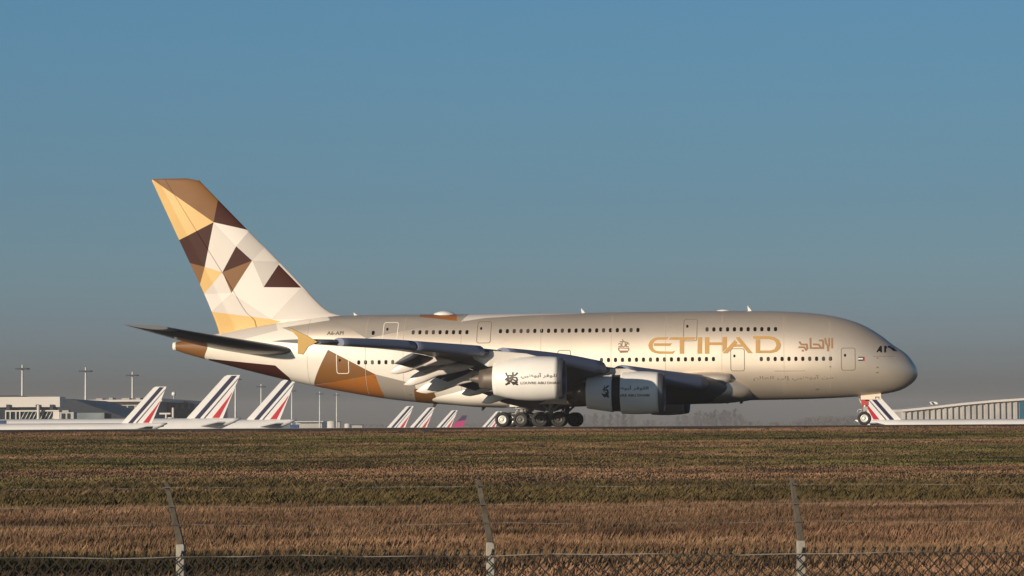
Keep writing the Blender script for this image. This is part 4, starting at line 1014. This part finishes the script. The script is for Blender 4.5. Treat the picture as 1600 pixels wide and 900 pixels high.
# distant low buildings and tanks
r = building('far_shed', 'long low grey shed far away behind the light masts')
b = MB(); wbox(b, 462, 659, 503, 669, 1900, 60, to_ground=True); b.build('wall', M['concrete_wall'], r)
b = MB(); wbox(b, 460, 658, 505, 659.4, 1895, 70); b.build('roof', M['steel_pale'], r)
for lab, u, v, rr in (('pale storage tank beside the hazy masts, larger of two', 518, 657.5, 2.9), ('smaller pale storage tank further right of the hazy masts', 543, 661.5, 2.0)):
    x, _, z = W(u, v, 1800); r = empty('storage_tank', (x, 1800, G0)); tag(r, lab, 'tank')
    b = MB(); b.lathe([(0, rr), (z-G0-.5, rr), (z-G0, rr*.5), (z-G0+.1, .01)], (0, 0, 0), 'z', 20); b.build('shell', M['panel_white'], r)
    b = MB(); b.tube((rr+.1, -.3, 0), (rr+.1, -.3, z-G0), .08, n=4); b.build('ladder', M['steel_pale'], r)
for lab, u0, u1, v in (('narrow dark shed between the two pale tanks', 525, 531, 659), ('low dark shed right of the smaller tank', 550, 566, 664)):
    r = building('small_shed', lab); b = MB(); wbox(b, u0, v, u1, 669, 1850, 12, to_ground=True); b.build('wall', M['concrete_wall'], r); b = MB(); wbox(b, u0-1, v-.7, u1+1, v+.2, 1849, 14); b.build('roof', M['dark_roof'], r)
# hangar on the right
r = building('hangar', 'long grey ribbed hangar with a rising white roof edge at the right')
YH = 950; tops = [(1409,639.8),(1450,635.8),(1500,630),(1550,625.3),(1600,622),(1660,619),(1760,617)]
tp_ = [W(u, v, YH) for u, v in tops]
b = MB(); b.prism([(q[0], q[2]-.4) for q in tp_]+[(tp_[-1][0], G0), (tp_[0][0]+.5, G0)], YH+1, YH+60); b.build('wall', M['concrete_wall'], r)
b = MB(); b.prism([(q[0], q[2]) for q in tp_]+[(q[0], q[2]-.75) for q in tp_[::-1]], YH-1.2, YH+61); b.build('roof_edge', M['panel_white'], r)
b = MB(); u = 1416
while u < 1590:
    v = np.interp(u, [t[0] for t in tops], [t[1] for t in tops])+3.0; x0, _, z1 = W(u, v, YH); b.box(x0-.16, x0+.16, YH+.75, YH+1.05, G0, z1-.35); u += 9.2
b.build('rib', M['taupe'], r)
b = MB(); u = 1411
while u < 1590:
    v = np.interp(u, [t[0] for t in tops], [t[1] for t in tops])+3.4; x0, _, z1 = W(u, v, YH); b.box(x0, x0+.8, YH+.2, YH+.98, G0, z1-.4); u += 9.2
b.build('pier', M['concrete_wall'], r)
b = MB(); wbox(b, 1593.5, 626.5, 1650, 657, YH, .9, to_ground=True); b.build('teal_door', M['teal_panel'], r)

# ------------------------------------------------------------------ far trees
def bare_tree(h, wd_, seed):
    rr = random.Random(seed); b = MB(); b.tube((0, 0, 0), (0, 0, h*.85), .28, .05, 6); lines = []
    t = MB()
    for i in range(46):
        z = h*(.14+.80*i/46); a = rr.uniform(0, 6.28); ln = wd_*(.45+.6*rr.random())*(math.sin(math.pi*min(.95, (z/h)**.9*.85+.12)))
        e = (ln*math.cos(a), ln*math.sin(a), z+ln*rr.uniform(.9, 1.8)); t.tube((0, 0, z), e, .06, .02, 3, caps=False)
        for j in range(13):
            f = rr.uniform(.25, 1); p = (e[0]*f, e[1]*f, z+(e[2]-z)*f); a2 = rr.uniform(0, 6.28); l2 = wd_*rr.uniform(.15, .4)
            q = (p[0]+l2*math.cos(a2)*.6, p[1]+l2*math.sin(a2)*.6, p[2]+l2*rr.uniform(.4, 1.2)); o = rr.uniform(.5, 1.3)
            t.add([p, (p[0]+o, p[1], p[2]), q], [(0, 1, 2)])
    return b, t
protos = []
for i in range(4):
    r = empty('bare_tree', (0, 0, 0)); b, t = bare_tree(28+i*1.6, 4.6+.8*i, 50+i); b.build('trunk', M['bark'], r, fixn=False); t.build('crown', M['twigs'], r, fixn=False); protos.append(r)
TG = 'bare winter trees on the horizon'
spots = [(912,647),(921,648),(931,646),(942,648),(953,646),(965,646),(976,645),(986,648),(1012,655),(1020,656),(1060,650),(1070,649),(1079,646),(1088,644),(1094,641),(1103,645),(1111,643),(1118,640),(1127,645),(1133,641),(1140,642),(1149,638),(1156,647),(1166,656),(1173,659),(1206,659),(1213,660)]
used = set()
for i, (u, v) in enumerate(spots):
    pi = i % 4; o = protos[pi] if pi not in used else copy_tree(protos[pi]); used.add(pi)
    Y = 3300+((i*37) % 90); x, _, z = W(u, v, Y); H = 28+pi*1.6; kz = (z-G0)/H; kx = min(1.0, .55+.5*kz)
    o.location = (x, Y, G0); o.scale = (kx*1.15, kx*1.15, kz); o.rotation_euler = (0, 0, i*1.7)
    nth = str(i+1)+('st' if i+1 in (1, 21) else 'nd' if i+1 in (2, 22) else 'rd' if i+1 in (3, 23) else 'th')
    tag(o, f'{nth} bare hazy tree from the left along the horizon behind the jet', 'tree', TG)
# far-off wood
b = MB(); rr = random.Random(8)
for i in range(5200):
    u = rr.uniform(1238, 1350) if i % 3 else rr.uniform(560, 1240); hmax = np.interp(u, [560,900,1000,1238,1262,1290,1320,1350], [2,3,4,2.5,8.5,9.5,11,10])*(.75+.5*float(vnoise(np.array([u*.15]), np.array([.5]), 5)[0]))
    Y = 3500+rr.uniform(0, 60); x, _, z = W(u, 664, Y); zz = G0+ (8.6+hmax*.75)*rr.random()**.7; w_ = rr.uniform(.5, 1.5)
    b.add([(x, Y, zz-w_*1.5), (x+w_, Y+rr.uniform(-1, 1), zz), (x-w_*rr.random(), Y, zz+w_*1.6)], [(0, 1, 2)])
tag(b.build('distant_wood', M['twigs'], fixn=False), 'low hazy wood on the horizon left of the nose wheel', 'wood', kind='stuff')

# ------------------------------------------------------------------ haze
hz = MB(); hz.box(-2500, 2500, -60, 5200, -9.0, 45.0)
hm = bpy.data.materials.new('haze_air'); hm.use_nodes = True; t = hm.node_tree; t.nodes.remove(t.nodes['Principled BSDF'])
pv = t.nodes.new('ShaderNodeVolumePrincipled'); pv.inputs['Color'].default_value = (.80, .80, .84, 1); pv.inputs['Density'].default_value = .00015; pv.inputs['Anisotropy'].default_value = 0.0
t.links.new(pv.outputs[0], t.nodes['Material Output'].inputs['Volume'])
tag(hz.build('haze', hm), 'thin grey haze over the airfield', 'haze', kind='stuff')
